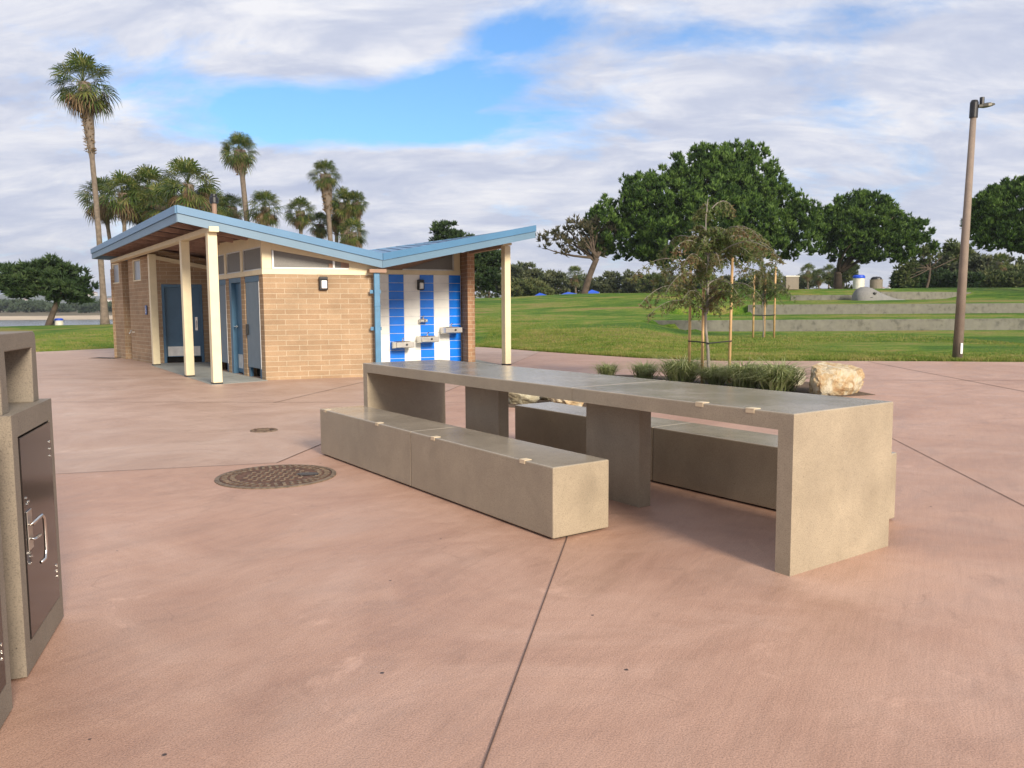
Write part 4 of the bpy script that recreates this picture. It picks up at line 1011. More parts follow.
Yp = 68.
big = [lobe(712, 192, 52, 42, Yp), lobe(738, 192, 50, 42, Yp, 1), lobe(768, 220, 42, 38, Yp), lobe(656, 212, 44, 36, Yp, -1), lobe(614, 232, 32, 30, Yp, -1), lobe(700, 232, 70, 38, Yp, -3), lobe(785, 235, 34, 32, Yp, -1), lobe(640, 190, 16, 16, Yp, 1), lobe(745, 162, 32, 18, Yp, 1), lobe(700, 164, 26, 17, Yp, 1), lobe(668, 258, 40, 18, Yp, -1), lobe(700, 250, 78, 22, Yp, -1), lobe(628, 245, 38, 22, Yp), lobe(770, 250, 40, 20, Yp), lobe(705, 205, 80, 40, Yp, 1), lobe(800, 218, 18, 18, Yp), lobe(602, 238, 22, 22, Yp), lobe(640, 222, 30, 30, Yp, -2)]
q = at(708, 292, 68)
make_tree('pine_tree', 'broad dense dark green pine rising behind the staked saplings, the biggest tree', 'pine tree', (q[0], 68, gz(q[0], 68)), at(700, 262, 68), big, 1700, .44, 13, 'leaf_pine', .36, .05, 9, seed=11, tr=.5, low=-.75, branches=11, up=1.3, spread=.34, vert=1.7)
Yt = 72.
t2 = [lobe(862, 222, 38, 26, Yt), lobe(840, 240, 30, 26, Yt, -1), lobe(880, 245, 38, 24, Yt), lobe(912, 236, 24, 17, Yt, 1), lobe(828, 222, 18, 18, Yt), lobe(925, 248, 12, 11, Yt), lobe(862, 207, 26, 12, Yt), lobe(850, 256, 30, 14, Yt), lobe(885, 256, 28, 14, Yt), lobe(862, 232, 44, 26, Yt)]
q = at(838, 289, Yt)
make_tree('pine_tree', 'round topped green pine with forked dark trunk behind the whale sculpture', 'pine tree', (q[0], Yt, q[2]), at(838, 272, Yt), t2, 760, .42, 12, 'leaf_pine', .34, .05, 9, seed=12, tr=.42, low=-.7, branches=7, up=1.3, spread=.34, vert=1.5)
t3 = [lobe(1018, 222, 48, 40, 58), lobe(1000, 240, 32, 22, 58, -1), lobe(1050, 240, 50, 26, 58, -1), lobe(990, 215, 20, 20, 58), lobe(1035, 200, 40, 22, 58)]
q = at(1046, 292, 58)
make_tree('pine_tree', 'dark dense pine cut by the right picture edge behind the street lamp', 'pine tree', (q[0], 58, q[2]), at(1046, 265, 58), t3, 800, .38, 12, 'leaf_pine', .3, .045, 9, up=1.2, spread=.35, vert=1.4, branches=8, seed=13, tr=.45, low=-.6)
# leaning thin pine left of the big one
t4 = [lobe(575, 234, 24, 14, 66), lobe(552, 240, 16, 10, 66), lobe(592, 250, 18, 10, 66), lobe(566, 250, 12, 9, 66), lobe(600, 232, 20, 16, 66)]
q = at(583, 297, 66)
make_tree('pine_tree', 'thin leaning pine with sparse brownish foliage left of the big pine', 'pine tree', (q[0], 66, q[2]), at(597, 258, 66), t4, 50, .5, 8, 'leaf_dry_pine', .42, .06, 7, seed=14, tr=.30, low=-.9, branches=14, shell=.5)
# hanging branch tree between tree 2 and the lamp
t5 = [lobe(920, 258, 14, 14, 80), lobe(950, 252, 14, 10, 80), lobe(962, 258, 8, 10, 80), lobe(905, 275, 12, 12, 80)]
q = at(925, 290, 80)
make_tree('eucalyptus_tree', 'sparse light eucalyptus between the forked pine and the street lamp', 'eucalyptus', (q[0], 80, q[2]), at(930, 268, 80), t5, 60, .5, 9, 'leaf_bush', .4, .07, 6, seed=15, tr=.14, low=-.9, branches=10, shell=.4)
# left shore pine
t6 = [lobe(22, 294, 24, 10, 54), lobe(70, 297, 24, 9, 54), lobe(10, 282, 18, 13, 54), lobe(30, 280, 26, 14, 54), lobe(62, 275, 24, 14, 54), lobe(20, 290, 22, 12, 54), lobe(80, 292, 14, 9, 54), lobe(68, 288, 22, 10, 54, -1), lobe(46, 272, 18, 10, 54)]
q = at(46, 328, 54)
make_tree('pine_tree', 'low spreading dark pine with leaning trunk at the left shore', 'pine tree', (q[0], 54, q[2]), at(59, 298, 54), t6, 210, .38, 13, 'leaf_pine_dark', .38, .05, 8, seed=16, tr=.22, low=-.8, branches=12, shell=.45)
# dark tree behind the restroom's right wing
t7 = [lobe(446, 232, 14, 9, 76), lobe(452, 240, 18, 8, 76), lobe(462, 255, 22, 16, 76), lobe(486, 272, 15, 24, 76), lobe(490, 256, 10, 10, 76), lobe(470, 280, 24, 20, 76)]
q = at(468, 300, 76)
make_tree('pine_tree', 'tall dark tree rising behind the right end of the restroom roof', 'pine tree', (q[0], 76, q[2]), at(466, 270, 76), t7, 190, .5, 18, 'leaf_pine_dark', .36, .07, 8, seed=17, tr=.3, low=-.8)

# far trees beyond the hill
far = [(490, 272, 20, 22, 118, 'leaf_euc'), (515, 278, 14, 15, 120, 'leaf_euc'), (533, 278, 18, 15, 122, 'leaf_euc'), (552, 281, 13, 12, 124, 'leaf_euc'), (528, 286, 22, 12, 116, 'leaf_bush'), (575, 285, 12, 11, 130, 'leaf_euc'), (596, 287, 12, 10, 134, 'leaf_euc'), (612, 285, 12, 12, 128, 'leaf_euc'), (634, 284, 13, 11, 126, 'leaf_euc'), (652, 282, 15, 13, 120, 'leaf_bush'), (676, 284, 16, 11, 130, 'leaf_euc'), (700, 284, 14, 11, 132, 'leaf_pine_dark'), (722, 285, 14, 10, 128, 'leaf_euc'), (746, 285, 14, 10, 134, 'leaf_pine_dark'), (770, 284, 14, 11, 130, 'leaf_euc'), (800, 280, 16, 12, 140, 'leaf_euc'), (843, 272, 16, 18, 110, 'leaf_bush'), (918, 276, 14, 16, 104, 'leaf_euc'), (937, 272, 20, 20, 100, 'leaf_euc'), (955, 266, 20, 26, 98, 'leaf_euc'), (985, 272, 20, 20, 96, 'leaf_euc'), (1008, 278, 22, 16, 90, 'leaf_bush'), (1030, 274, 22, 20, 94, 'leaf_bush'), (975, 284, 16, 10, 92, 'leaf_bush')]
desc = {'leaf_euc': 'hazy grey green eucalyptus', 'leaf_bush': 'bushy olive green tree', 'leaf_pine_dark': 'low dark evergreen'}
where = ['right behind the restroom pier, tallest of the far group', 'just right of the cream post beyond the hill', 'over the left blue canopy beyond the hill', 'over the wide blue canopy beyond the hill', 'low under the group beyond the cream post', 'between the blue canopies beyond the hill', 'touching the leaning pine trunk from the left', 'right behind the leaning pine trunk', 'just right of the leaning pine trunk', 'under the left skirt of the big pine', 'behind the nearer sapling, left of its stakes', 'behind the nearer sapling trunk', 'behind the nearer sapling, at its right stake', 'between the two saplings beyond the hill', 'behind the further sapling beyond the hill', 'right of the square cabinet beyond the hill', 'behind the forked pine trunk', 'beyond the hill, left end of the dark row by the lamp', 'second from the left in the row by the lamp', 'just left of the street lamp pole beyond the hill', 'just right of the street lamp pole beyond the hill', 'third right of the lamp pole beyond the hill', 'at the right picture edge beyond the hill', 'lowest bush hugging the crest right of the lamp']
for i, (px, py, rx, ry, y, lf) in enumerate(far):
    rr = random.Random(100+i); bt = at(px, 300, y)
    ls = []
    for k in range(5 if rx > 10 else 3):
        ls.append(lobe(px+rr.uniform(-.5, .5)*rx, py+rr.uniform(-.45, .5)*ry, rx*rr.uniform(.45, .7), ry*rr.uniform(.35, .6), y, rr.uniform(-1, 1)))
    ls.append(lobe(px, py+ry*.4, rx*.9, ry*.6, y)); ls.append(lobe(px-rx*.4, 294, rx*.7, 7, y)); ls.append(lobe(px+rx*.5, 295, rx*.7, 6, y))
    make_tree('eucalyptus_tree' if lf == 'leaf_euc' else 'far_tree', desc[lf]+' '+where[i], 'tree', (bt[0], y, min(bt[2], gz(bt[0], y)+.3)), at(px, py+ry*.3, y), ls, 60, .8, 15, lf, .55, .11, 6, seed=200+i, tr=.22, low=-.9, branches=8, group='far trees beyond the hill', shell=.6)
# trees on the far shore at the left
for i in range(26):
    rr = random.Random(300+i); px = -30+i*6.4+rr.uniform(-2, 2); y = rr.uniform(350, 400); hpx = rr.uniform(9, 15) if px < 50 else rr.uniform(7, 12)
    q = at(px, 313.5, y); k = y/F
    ls = [(q[0]+rr.uniform(-2, 2), y, 1+hpx*k*.55, rr.uniform(4, 6.5)*k, 3, hpx*k*.5) for _ in range(2)]
    wh = 'seen left of the shore pine' if px < 30 else ('seen beneath the shore pine' if px < 85 else ('seen beside the tall palm trunk' if px < 118 else 'hidden by the restroom'))
    make_tree('shore_tree', 'rounded dull green tree across the water, '+wh, 'tree', (q[0], y, 1.), (q[0], y, 2.5), ls, 16, 1.4, 14, 'leaf_far', 1.5, .45, 5, seed=300+i, tr=.3, branches=3, group='tree belt across the water, '+wh, low=-.9, shell=.5)

# palms
def palm_mesh(seed, nf=46, nd_=24, blade=.95, pet=.95, full=1.0):
    rng = np.random.default_rng(seed)
    def frond(el, az, P, Bl, droop, nseg=13):
        vs = []; fs = []
        d = np.array([math.cos(el)*math.cos(az), math.cos(el)*math.sin(az), math.sin(el)])
        side = np.cross(d, [0, 0, 1.]); side /= np.linalg.norm(side)+1e-9; upv = np.cross(side, d)
        roll = rng.normal(0, .5); side, upv = side*math.cos(roll)+upv*math.sin(roll), -side*math.sin(roll)+upv*math.cos(roll)
        hub = d*P+np.array([0, 0, -droop*P*.25])
        w = .02
        vs += [-side*w, side*w, hub+side*w*.7, hub-side*w*.7]; fs.append([0, 1, 2, 3])
        for k in range(nseg):
            a = -1.75+3.5*k/(nseg-1)+rng.normal(0, .03); dd = d*math.cos(a)+side*math.sin(a)
            L = Bl*(.72+.28*math.cos(a))*rng.uniform(.88, 1.08)
            t = -d*math.sin(a)+side*math.cos(a); sw = L*.048
            m1 = hub+dd*L*.55+upv*.05*L+np.array([0, 0, -droop*L*.12]); m2 = hub+dd*L*.86+np.array([0, 0, -droop*L*.38]); e = hub+dd*L*.98+np.array([0, 0, -droop*L*.95])
            o = len(vs); vs += [hub, m1+t*sw, m2+t*sw*.55, e, m2-t*sw*.55, m1-t*sw]; fs += [[o, o+1, o+5, o+5], [o+1, o+2, o+4, o+5], [o+2, o+3, o+4, o+4]]
        return vs, fs
    def col(els, P, Bl, dr):
        V = []; Fs = []
        for i, el in enumerate(els):
            az = i*2.399963+rng.normal(0, .25); v, f = frond(el, az, P*rng.uniform(.85, 1.15), Bl*rng.uniform(.85, 1.12), dr*rng.uniform(.6, 1.4)); o = len(V); V += v; Fs += [[a+o for a in q] for q in f]
        return V, Fs
    els = np.concatenate([np.linspace(1.45, -.95, nf)+rng.normal(0, .12, nf)])
    g = col(els, pet, blade, .42)
    dead = col(np.linspace(-.5, -1.45, nd_)+rng.normal(0, .1, nd_), pet*.8, blade*.75, .6)
    return g, dead
def tri_mesh(name, V, Fs, mat, parent):
    me = bpy.data.meshes.new(name); me.from_pydata([tuple(v) for v in V], [], [list(dict.fromkeys(f)) for f in Fs]); me.materials.append(MATS[mat]); me.update()
    o = bpy.data.objects.new(name, me); COL.objects.link(o)
    if parent: o.parent = parent
    return o
palm_data = {}
for k, (nf, ndd, bl_) in enumerate(((66, 30, 1.08), (60, 34, 1.04), (52, 24, 1.08), (58, 44, 1.0), (48, 20, 1.12))):
    (gv, gf), (dv, df) = palm_mesh(50+k, nf, ndd, bl_*.9, 1.0)
    a = tri_mesh('crown', gv, gf, 'leaf_palm', None); b = tri_mesh('dead_skirt', dv, df, 'leaf_dead', None)
    palm_data[k] = (a.data, b.data); bpy.data.objects.remove(a); bpy.data.objects.remove(b)
def palm(bpx, cpx, cpy, y, kind, scale, label, base_y=322, r0=.21, boots=1.6, bend=.3, grp='fan palms behind the restroom'):
    base = at(bpx, base_y, y); g = gz(base[0], y)
    if abs(g-base[2]) < 1.2: base[2] = g
    c = at(cpx, cpy, y)
    t = thing('fan_palm', label, 'palm tree', (base[0], y, base[2]), grp)
    inv = Matrix.Translation(t.location).inverted()
    kind = (kind+int(cpx)) % 5
    for nm, dt in zip(('crown', 'dead_skirt'), palm_data[kind]):
        o = bpy.data.objects.new(nm, dt); COL.objects.link(o); o.parent = t; o.location = (c[0]-base[0], 0, c[2]-base[2]-(.0 if nm == 'crown' else .15)); o.scale = (scale,)*3; o.rotation_euler = (0, 0, rnd.uniform(0, 6))
    mb = MB(); n = 26; pts = []; rd = []
    H_ = c[2]-base[2]
    for i in range(n+1):
        s = i/n; sx = s**1.0; z = base[2]-.2+(H_+.2)*s
        x = base[0]+(c[0]-base[0])*(s*(1-bend)+bend*s*s); pts.append((x, y+.15*math.sin(s*2), z))
        r = r0*(1.25-.55*min(1, s*6)**.5*1.0) if s < .16 else r0*(.70-.16*s)
        dtop = H_*(1-s)
        if dtop < boots: r = r0*(.66+.75*math.sin(math.pi*min(1, (boots-dtop)/boots*.62)))
        r *= 1+.05*(i % 2); rd.append(r)
    mb.tube(pts, rd, 12); mb.build('trunk', 'bark_palm', t, smooth=True)
    mb = MB(); rr = random.Random(int(cpx*7))
    for i in range(int(boots*55)):
        s = 1-rr.random()*boots/H_; a = rr.uniform(0, 6.283)
        x = base[0]+(c[0]-base[0])*(s*(1-bend)+bend*s*s); z = base[2]+H_*s
        r = r0*.98; p0 = Vector((x+r*math.cos(a)*.8, y+r*math.sin(a)*.8, z)); p1 = p0+Vector((math.cos(a)*.16, math.sin(a)*.16, .18-.3*rr.random()))
        mb.tube([p0, p1], [.035, .012], 4)
    mb.build('leaf_bases', 'leaf_dead', t)
palm(105, 83, 82, 50, 0, 1.12, 'tallest fan palm, its long bare trunk standing left of the restroom', boots=4.2, bend=.5, r0=.25)
palm(120, 102, 197, 56, 1, .92, 'fan palm just right of the tallest trunk, leftmost of the low row', boots=1.8)
palm(127, 122, 193, 54, 2, .92, 'second fan palm of the low row over the left roof edge', boots=2)
palm(150, 148, 188, 55, 2, .95, 'third fan palm of the low row, with upright fronds', boots=1.5)
palm(165, 160, 205, 52, 1, .9, 'fan palm low behind the roof corner, left of the broad one', boots=1.5)
palm(190, 188, 184, 50, 0, 1.05, 'broad fan palm directly behind the front roof corner', boots=2)
palm(208, 207, 203, 52, 1, .8, 'fan palm tucked behind the roof vent pipe', boots=1.5)
palm(257, 239, 150, 54, 1, .72, 'fan palm with curved trunk standing high above the middle of the roof', boots=1.6, bend=-.1, r0=.28)
palm(234, 232, 207, 57, 2, .62, 'small fan palm left of the curved palm trunk', boots=1)
palm(267, 265, 207, 54, 1, .72, 'fan palm right of the curved palm trunk', boots=1)
palm(302, 300, 211, 56, 0, .62, 'fan palm left end of the right hand cluster', boots=1.2)
palm(318, 320, 224, 58, 2, .55, 'smallest fan palm low in the right hand cluster', boots=1.2)
palm(335, 325, 174, 55, 1, .64, 'tallest fan palm of the right hand cluster', boots=2.6, r0=.26, bend=.1)
palm(347, 344, 203, 56, 1, .68, 'fan palm with thick shaggy trunk in the right hand cluster', boots=3, r0=.28)
palm(366, 356, 202, 56, 0, .52, 'rightmost fan palm with bare lower trunk above the roof valley', boots=1.2, bend=.2)
palm(172, 171, 196, 58, 1, .85, 'fan palm behind the third one of the low row, left of the broad crown', boots=1.4)
palm(139, 137, 203, 57, 1, .8, 'fan palm half hidden low in the left row, beside the third one', boots=1.4)
palm(337, 336, 214, 57, 2, .6, 'fan palm behind the shaggy trunk in the right hand cluster', boots=1.4)
palm(222, 223, 210, 58, 2, .6, 'small fan palm between the roof vent and the curved palm trunk', boots=1.)
palm(352, 352, 232, 52, 2, .6, 'low fan palm filling the foot of the right hand cluster', boots=1)
for (bpx, px, py, y, s, lab) in ((576, 575, 275, 125, .95, 'far fan palm between the blue canopies'), (667, 667, 271, 135, .8, 'far fan palm left of the nearer sapling'), (808, 808, 271, 130, .8, 'far fan palm just right of the square cabinet'), (819, 819, 276, 132, .75, 'far fan palm left of the forked pine trunk'), (829, 829, 272, 128, .8, 'far fan palm touching the forked pine trunk'), (1000, 1000, 262, 88, .6, 'far fan palm with dead skirt under the right hand pine')):
    palm(bpx, px, py, y, 1, s, lab, base_y=298, r0=.2, grp='far fan palms beyond the hill')

# hedge-like dark understory behind the crest, right side: individual shrubs
for i, px in enumerate((908, 926, 944, 968, 990, 1012, 1034)):
    rr = random.Random(700+i); y = 84+rr.uniform(-2, 2); q = at(px, 292, y)
    ls = [lobe(px+rr.uniform(-4, 4), 284+rr.uniform(-3, 2), rr.uniform(9, 13), rr.uniform(6, 9), y) for _ in range(3)]
    lab = ['leftmost crest shrub, at the end of the dark row', 'crest shrub second from the left of the dark row', 'dark crest shrub left of the lamp pole', 'dark crest shrub just right of the lamp pole', 'crest shrub under the palm skirt right of the lamp', 'olive crest shrub second from the right edge', 'olive crest shrub at the right picture edge'][i]
    make_tree('shrub', lab, 'shrub', (q[0], y, q[2]), at(px, 287, y), ls, 30, .6, 16, 'leaf_bush' if i > 3 else 'leaf_pine_dark', .5, .1, 6, seed=700+i, tr=.1, low=-.9, branches=4, group='shrubs along the crest', shell=.5)

# staked saplings
def sapling(base, top_z, w, seed, label, arches):
    rr = random.Random(seed); rng = np.random.default_rng(seed); t = thing('sapling', label, 'young tree', base)
    b = Vector([float(x) for x in base]); mb = MB(); H_ = top_z-b.z
    tp = [b+Vector((.03*math.sin(i*1.3), .02*i, H_*.96*i/10-.02)) for i in range(11)]
    mb.tube(tp, [.032-.0025*i for i in range(11)], 8); mb.build('trunk', 'bark_young', t, smooth=True)
    mb = MB(); P = []; N = []
    for k in range(arches):
        s = rr.uniform(.38, .74) if k % 4 else rr.uniform(.7, .98); a0 = tp[0].lerp(tp[-1], s); az = rr.uniform(0, 6.283); L = w*rr.uniform(.35, 1.0)*(1.0 if s < .74 else .42)
        pts = []; n = 9; rise = rr.uniform(.2, .6)*L
        for i in range(n+1):
            q = i/n; pts.append(a0+Vector((math.cos(az)*L*q, math.sin(az)*L*q, rise*math.sin(q*2.2)*1.1-q*q*L*.30)))
        mb.tube(pts, [.010*(1-i/n)+.0025 for i in range(n+1)], 5)
        for i in range(2, n+1):
            for _ in range(3):
                f = pts[i-1].lerp(pts[i], rr.random()); nl = rr.randint(2, 5)
                # drooping twig
                tw_ = Vector((rr.gauss(0, .06), rr.gauss(0, .06), -rr.uniform(.03, .20)))
                mb.tube([f, f+tw_], [.0018, .001], 3, cap=False)
                for j in range(nl+2):
                    c = f+tw_*((j+rr.random())/(nl+1)); P.append((c.x, c.y, c.z)); N.append((rr.gauss(0, .7), rr.gauss(0, .7), rr.gauss(-.5, .6)))
    mb.build('branches', 'bark_young', t)
    P = np.array(P); N = np.array(N); V = tufts(P, N, 3, .07, .010, .8, rng, -.2)
    np_mesh('foliage', V, quads(V), 'leaf_young', t, k=4)
    return t
S1 = G(707, 385.5); S1[2] = 0
sapling((S1[0], S1[1], 0), 3.4, 1.5, 21, 'nearer staked sapling with arching reddish green branches', 42)
y2 = 32.; q = at(763, 337.5, y2); g2 = gz(q[0], y2)
sapling((q[0], y2, g2), g2+3.6, 1.6, 22, 'further staked sapling standing on the lawn below the terrace walls', 44)
def stake(p, h, lean, label, grp, r=.026):
    z = p[2]; t = thing('wooden_stake', label, 'stake', p, grp); mb = MB(); mb.tube([(p[0], p[1], z-.05), (p[0]+lean, p[1], z+h)], [r, r*.92], 10); mb.build('pole', 'stake_wood', t, smooth=True)
st = [(G(689, 383), 2.22, -.0, 'leftmost of the three wooden stakes at the nearer sapling'), (G(702, 384.5), 1.72, .0, 'short wooden stake beside the nearer sapling trunk'), (G(729, 383), 2.25, .02, 'rightmost wooden stake at the nearer sapling, set apart')]
for p, h, ln_, lab in st: stake((float(p[0]), float(p[1]), 0.), h, ln_, lab, 'stakes around the nearer sapling')
for px, h, lab in ((753, 2.45, 'leftmost stake at the further sapling on the lawn'), (766.5, 2.3, 'middle stake at the further sapling on the lawn'), (774, 2.75, 'rightmost stake at the further sapling on the lawn')):
    p = at(px, 337, y2-.1); stake((float(p[0]), y2-.1+(.3 if px == 766.5 else 0), gz(p[0], y2)), h, 0, lab, 'stakes around the further sapling', .04)
def tie(pts, label, r=.012):
    t = thing('tree_tie', label, 'tree tie', pts[0]); mb = MB(); mb.tube(pts, r, 6); mb.build('strap', 'strap_black', t)
zt_ = .76
tie([(st[0][0][0]-.03, st[0][0][1]-.03, zt_), (st[1][0][0], st[1][0][1]-.03, zt_-.01), (S1[0], S1[1]-.04, zt_-.02), (st[2][0][0]+.03, st[2][0][1]-.03, zt_)], 'black strap tying the nearer sapling to its stakes')
p = at(753, 315, y2-.2); p2 = at(775, 315, y2-.2)
tie([tuple(p), tuple((p+p2)/2-np.array([0, 0, .02])), tuple(p2)], 'black strap tying the further sapling to its stakes', .02)

# planting bed, ornamental grasses, rocks
mb = MB(); bed = [(-.3, 11.2), (.9, 10.6), (2.4, 10.9), (4.3, 11.9), (5.6, 12.4), (5.4, 14.6), (4.0, 15.4), (2.6, 16.4), (1.6, 16.6), (1.2, 15), (.2, 12.6)]
mb.prism(bed, -.02, .006); struct('planting_bed', mb, 'mulch')
def grass_clump_mesh(seed, n=260, h=.36, sp=.46):
    rng = np.random.default_rng(seed); V = []; Fq = []
    for i in range(n):
        a = rng.uniform(0, 6.283); r = abs(rng.normal(0, .06)); b = np.array([r*math.cos(a), r*math.sin(a), 0]); L = h*rng.uniform(.6, 1.2); out = sp*rng.uniform(.15, 1.15); w = .0050
        az = a+rng.normal(0, .5); d = np.array([math.cos(az), math.sin(az), 0]); s = np.array([-d[1], d[0], 0])*w
        p1 = b+d*out*.35+np.array([0, 0, L*.65]); p2 = b+d*out+np.array([0, 0, L*rng.uniform(.45, .95)])
        o = len(V); V += [b-s, b+s, p1+s*.8, p1-s*.8, p2]; Fq += [[o, o+1, o+2, o+3], [o+3, o+2, o+4]]
    return V, Fq
cl = []
for i, (px, py, s, lab) in enumerate(((607, 377, .72, 'smallest green grass clump at the left end of the bed'), (645, 379, .85, 'second grass clump from the left in the bed'), (682, 383, 1.2, 'grass clump around the left stake of the nearer sapling'), (714, 385, .95, 'dark grass clump at the nearer sapling trunk'), (744, 388, 1.15, 'wide grass clump right of the stakes'), (777, 391, 1.2, 'large grass clump just left of the rocks'))):
    p = G(px, py); v, f = grass_clump_mesh(60+i, int(620*s+120)); o = tri_mesh('ornamental_grass', [(a[0]*s*1.45, a[1]*s*1.45, a[2]*s*1.2) for a in v], f, 'leaf_tuft', None); o.location = (p[0], p[1], .005)
    tag(o, lab, 'ornamental grass', 'grass clumps in the planting bed')
def rock(c, size, seed, mat, label, rz=0):
    bm = bmesh.new(); bmesh.ops.create_icosphere(bm, subdivisions=5, radius=1)
    rr = random.Random(seed); planes = []
    for _ in range(20):
        d = Vector((rr.gauss(0, 1), rr.gauss(0, 1), rr.gauss(0, .8))).normalized(); planes.append((d, rr.uniform(.5, .85)))
    for v in bm.verts:
        p = v.co.copy()
        for d, o in planes:
            k = p.dot(d)
            if k > o: p -= d*(k-o)*.93
        p += p.normalized()*(mnoise.noise(p*2+Vector((seed, 0, 0)))*.09+mnoise.noise(p*6+Vector((seed, 0, 0)))*.045+mnoise.noise(p*16)*.018)
        p.z = max(p.z, -.55)
        v.co = Vector((p.x*size[0]*1.15, p.y*size[1], (p.z+.5)*size[2]*(1.12-.3*p.x)))
    me = bpy.data.meshes.new('rock'); bm.to_mesh(me); bm.free(); me.materials.append(MATS[mat])
    o = bpy.data.objects.new('rock', me); COL.objects.link(o); o.location = c; o.rotation_euler = (0, 0, rz); tag(o, label, 'rock', 'landscape rocks in the planting bed'); return o
p = G(841, 395); rock((p[0]+.06, p[1]+.3, 0), (.60, .42, .35), 5, 'rock_orange', 'orange and cream boulder at the right end of the bed', .3)
p = G(800, 388); rock((p[0]-.02, p[1]+.6, 0), (.52, .40, .27), 9, 'rock_pale', 'pale sloping boulder behind the orange one', .6)
p = G(523, 403.5); rock((p[0], p[1], 0), (.36, .3, .24), 12, 'rock_pale', 'pale mossy boulder seen under the tabletop, left one', .2)
p = G(570, 407); rock((p[0], p[1]+.2, 0), (.48, .34, .2), 15, 'rock_orange', 'flat tan boulder seen under the tabletop, right one', 1.2)
p = G(548, 402); rock((p[0], p[1]+.4, 0), (.34, .3, .22), 18, 'rock_pale', 'small pale boulder between the two seen under the tabletop', 2.)
p = G(622, 402); rock((p[0]+.4, p[1]+.8, 0), (.3, .3, .1), 19, 'rock_pale', 'low pale boulder in the bed hidden behind the table', 1.)

# ------------------------------------------------------------------ world: sky with broken cloud
SUN_EL, SUN_AZ = R(23), math.atan2(.72, -.70)      # azimuth measured x,y direction to the sun
sd = Vector((.50, -.86, 0)).normalized()
w = bpy.data.worlds.new('World'); scene.world = w; w.use_nodes = True; nt = w.node_tree; bg = nt.nodes['Background']
sky = nd(nt, 'ShaderNodeTexSky'); sky.sky_type = 'NISHITA'; sky.sun_disc = False; sky.sun_elevation = SUN_EL; sky.sun_rotation = math.atan2(sd.x, sd.y)
sky.air_density = 1.0; sky.dust_density = .6; sky.ozone_density = 1.6
tc = nd(nt, 'ShaderNodeTexCoord'); sep = nd(nt, 'ShaderNodeSeparateXYZ'); nt.links.new(tc.outputs['Generated'], sep.inputs[0])
def math_n(op, a, b=None, clamp=False):
    n = nd(nt, 'ShaderNodeMath', operation=op); n.use_clamp = clamp
    for i, v in enumerate((a, b)):
        if v is None: continue
        if isinstance(v, (int, float)): n.inputs[i].default_value = v
        else: nt.links.new(v, n.inputs[i])
    return n.outputs[0]
zz_ = math_n('ADD', math_n('MAXIMUM', sep.outputs[2], 0.), .30)
cx = math_n('DIVIDE', sep.outputs[0], zz_); cy = math_n('DIVIDE', sep.outputs[1], zz_)
cmb = nd(nt, 'ShaderNodeCombineXYZ'); nt.links.new(cx, cmb.inputs[0]); nt.links.new(cy, cmb.inputs[1])
def wn(scale, detail, rough, off, st=(1, 1, 1), dist=0, rot=0):
    mp = nd(nt, 'ShaderNodeMapping'); mp.inputs['Location'].default_value = off; mp.inputs['Scale'].default_value = st; mp.inputs['Rotation'].default_value = (0, 0, rot)
    nt.links.new(cmb.outputs[0], mp.inputs[0])
    n = nd(nt, 'ShaderNodeTexNoise'); n.inputs['Scale'].default_value = scale; n.inputs['Detail'].default_value = detail; n.inputs['Roughness'].default_value = rough; n.inputs['Distortion'].default_value = dist
    nt.links.new(mp.outputs[0], n.inputs['Vector']); return n.outputs[0]
cover = wn(3.3, 10, .64, (3.1, 1.7, 0), (.75, 1.1, 1), .3, .25)
# a few real gaps in the cover, given as directions in the sky
def gap(az, el, wa, we, tilt=0.):
    # azimuth from +Y towards +X
    A = math_n('ARCTAN2', sep.outputs[0], sep.outputs[1]); Z = math_n('ARCSINE', sep.outputs[2])
    da = math_n('SUBTRACT', A, az); de = math_n('SUBTRACT', Z, el)
    de = math_n('SUBTRACT', de, math_n('MULTIPLY', da, tilt))
    a = math_n('DIVIDE', da, wa); b = math_n('DIVIDE', de, we)
    r2 = math_n('ADD', math_n('MULTIPLY', a, a), math_n('MULTIPLY', b, b))
    return math_n('SUBTRACT', 1., math_n('MINIMUM', r2, 1.))
def azel(px, py):
    d = ray(px, py); return math.atan2(d[0], d[1]), math.asin(d[2]/np.linalg.norm(d))
gaps = None
for (px, py, wa, we, tl, k) in ((300, 116, .26, .05, .02, .25), (450, 104, .25, .05, .05, .25), (220, 98, .14, .035, -.1, .16), (610, 30, .2, .05, -.1, .2), (500, 60, .15, .05, .3, .26), (400, 140, .2, .02, -.02, .16), (850, 20, .25, .03, 0, .10), (545, 150, .12, .02, 0, .10), (150, 60, .2, .02, -.05, .06), (820, 120, .12, .04, .1, .10), (700, 50, .3, .03, .1, .08), (500, 128, .2, .02, 0, .10)):
    a_z, e_l = azel(px, py); g = math_n('MULTIPLY', gap(a_z, e_l, wa, we, tl), k)
    gaps = g if gaps is None else math_n('ADD', gaps, g)
cov = math_n('SUBTRACT', math_n('ADD', cover, .06), gaps)
cr2 = ramp(nt, [(.22, (0, 0, 0)), (.33, (.38, .38, .38)), (.42, (.75, .75, .75)), (.50, (1, 1, 1))]); nt.links.new(cov, cr2.inputs[0])
shade = wn(5.0, 10, .64, (8.3, 4.1, 0), (.6, 1.3, 1), .35, .3)
cc_ = ramp(nt, [(.32, (.47, .52, .68)), (.45, (.57, .61, .74)), (.55, (.70, .72, .81)), (.66, (.84, .84, .88))]); nt.links.new(shade, cc_.inputs[0])
ctop = mixc(nt, 1, cc_.outputs[0], (1, 1, 1), 'MULTIPLY')
sc_ = nd(nt, 'ShaderNodeVectorMath', operation='SCALE'); nt.links.new(ctop, sc_.inputs[0]); sc_.inputs['Scale'].default_value = 8.2
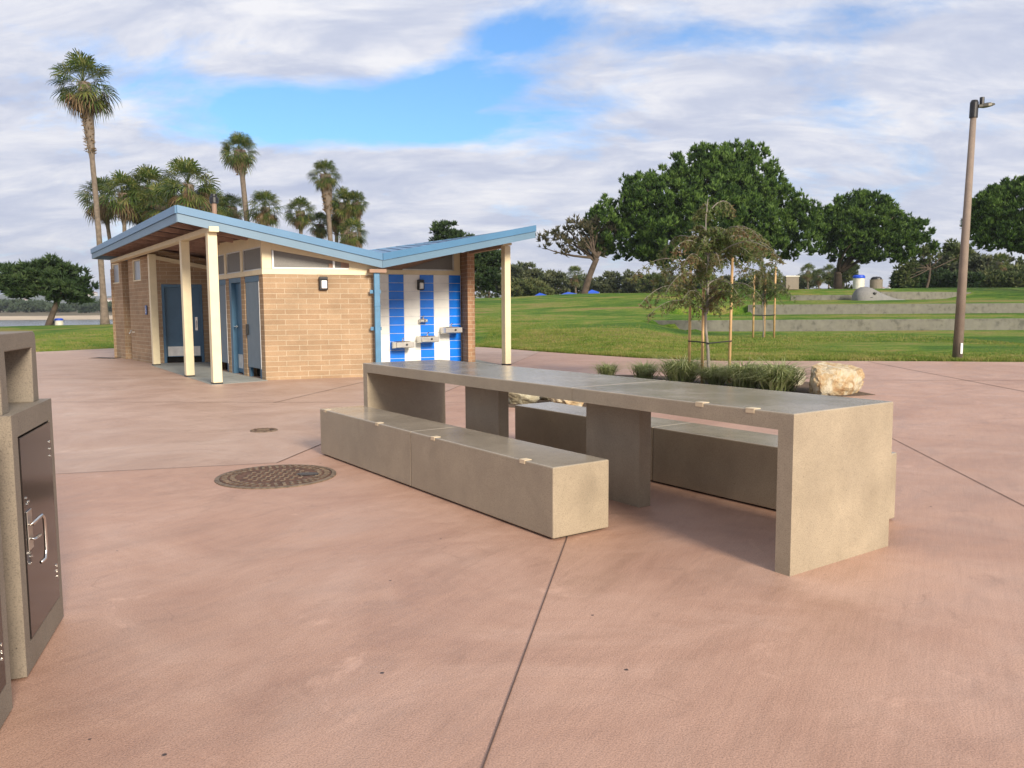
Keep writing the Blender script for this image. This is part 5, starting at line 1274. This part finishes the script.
skb = nd(nt, 'ShaderNodeVectorMath', operation='MULTIPLY'); nt.links.new(sky.outputs[0], skb.inputs[0]); skb.inputs[1].default_value = (.72, 1.12, 1.5)
fin = mixc(nt, cr2.outputs[0], skb.outputs[0], sc_.outputs[0])
nt.links.new(fin, bg.inputs[0]); bg.inputs[1].default_value = .1

sun = bpy.data.lights.new('sun', 'SUN'); sun.energy = 4.2; sun.angle = R(15); sun.color = (1, .88, .72)
so = bpy.data.objects.new('sun', sun); COL.objects.link(so)
dirv = Vector((sd.x*math.cos(SUN_EL), sd.y*math.cos(SUN_EL), math.sin(SUN_EL)))
so.rotation_euler = dirv.to_track_quat('Z', 'Y').to_euler(); so.location = (10, -10, 30)

hm, hnt, hb = new_mat('haze_air'); hnt.nodes.remove(hb)
pv = nd(hnt, 'ShaderNodeVolumePrincipled'); pv.inputs['Color'].default_value = (.80, .86, .95, 1); pv.inputs['Density'].default_value = .00024; pv.inputs['Anisotropy'].default_value = .2
hnt.links.new(pv.outputs[0], hnt.nodes['Material Output'].inputs['Volume'])
mb = MB(); mb.box((0, 2000, 57), (8000, 4700, 126)); tag(mb.build('haze', 'haze_air'), kind='stuff')

# ------------------------------------------------------------------ camera
cam = bpy.data.cameras.new('camera'); co = bpy.data.objects.new('camera', cam); COL.objects.link(co); scene.camera = co
cam.sensor_width = 36; cam.lens = F/1024*36; cam.clip_start = .05; cam.clip_end = 9000
fwd = Vector((0, math.cos(PITCH), -math.sin(PITCH))); upv = Vector((0, math.sin(PITCH), math.cos(PITCH))); rt = Vector((1, 0, 0))
# ROLL: image x = x cos - u sin
r_ = rt*math.cos(ROLL)-upv*math.sin(ROLL); u_ = rt*math.sin(ROLL)+upv*math.cos(ROLL)
M = Matrix((r_, u_, -fwd)).transposed().to_4x4(); M.translation = Vector((0, 0, H)); co.matrix_world = M

scene.view_settings.view_transform = 'Standard'; scene.view_settings.look = 'None'; scene.view_settings.exposure = .45; scene.view_settings.gamma = 1
scene.cycles.max_bounces = 6; scene.cycles.transparent_max_bounces = 6
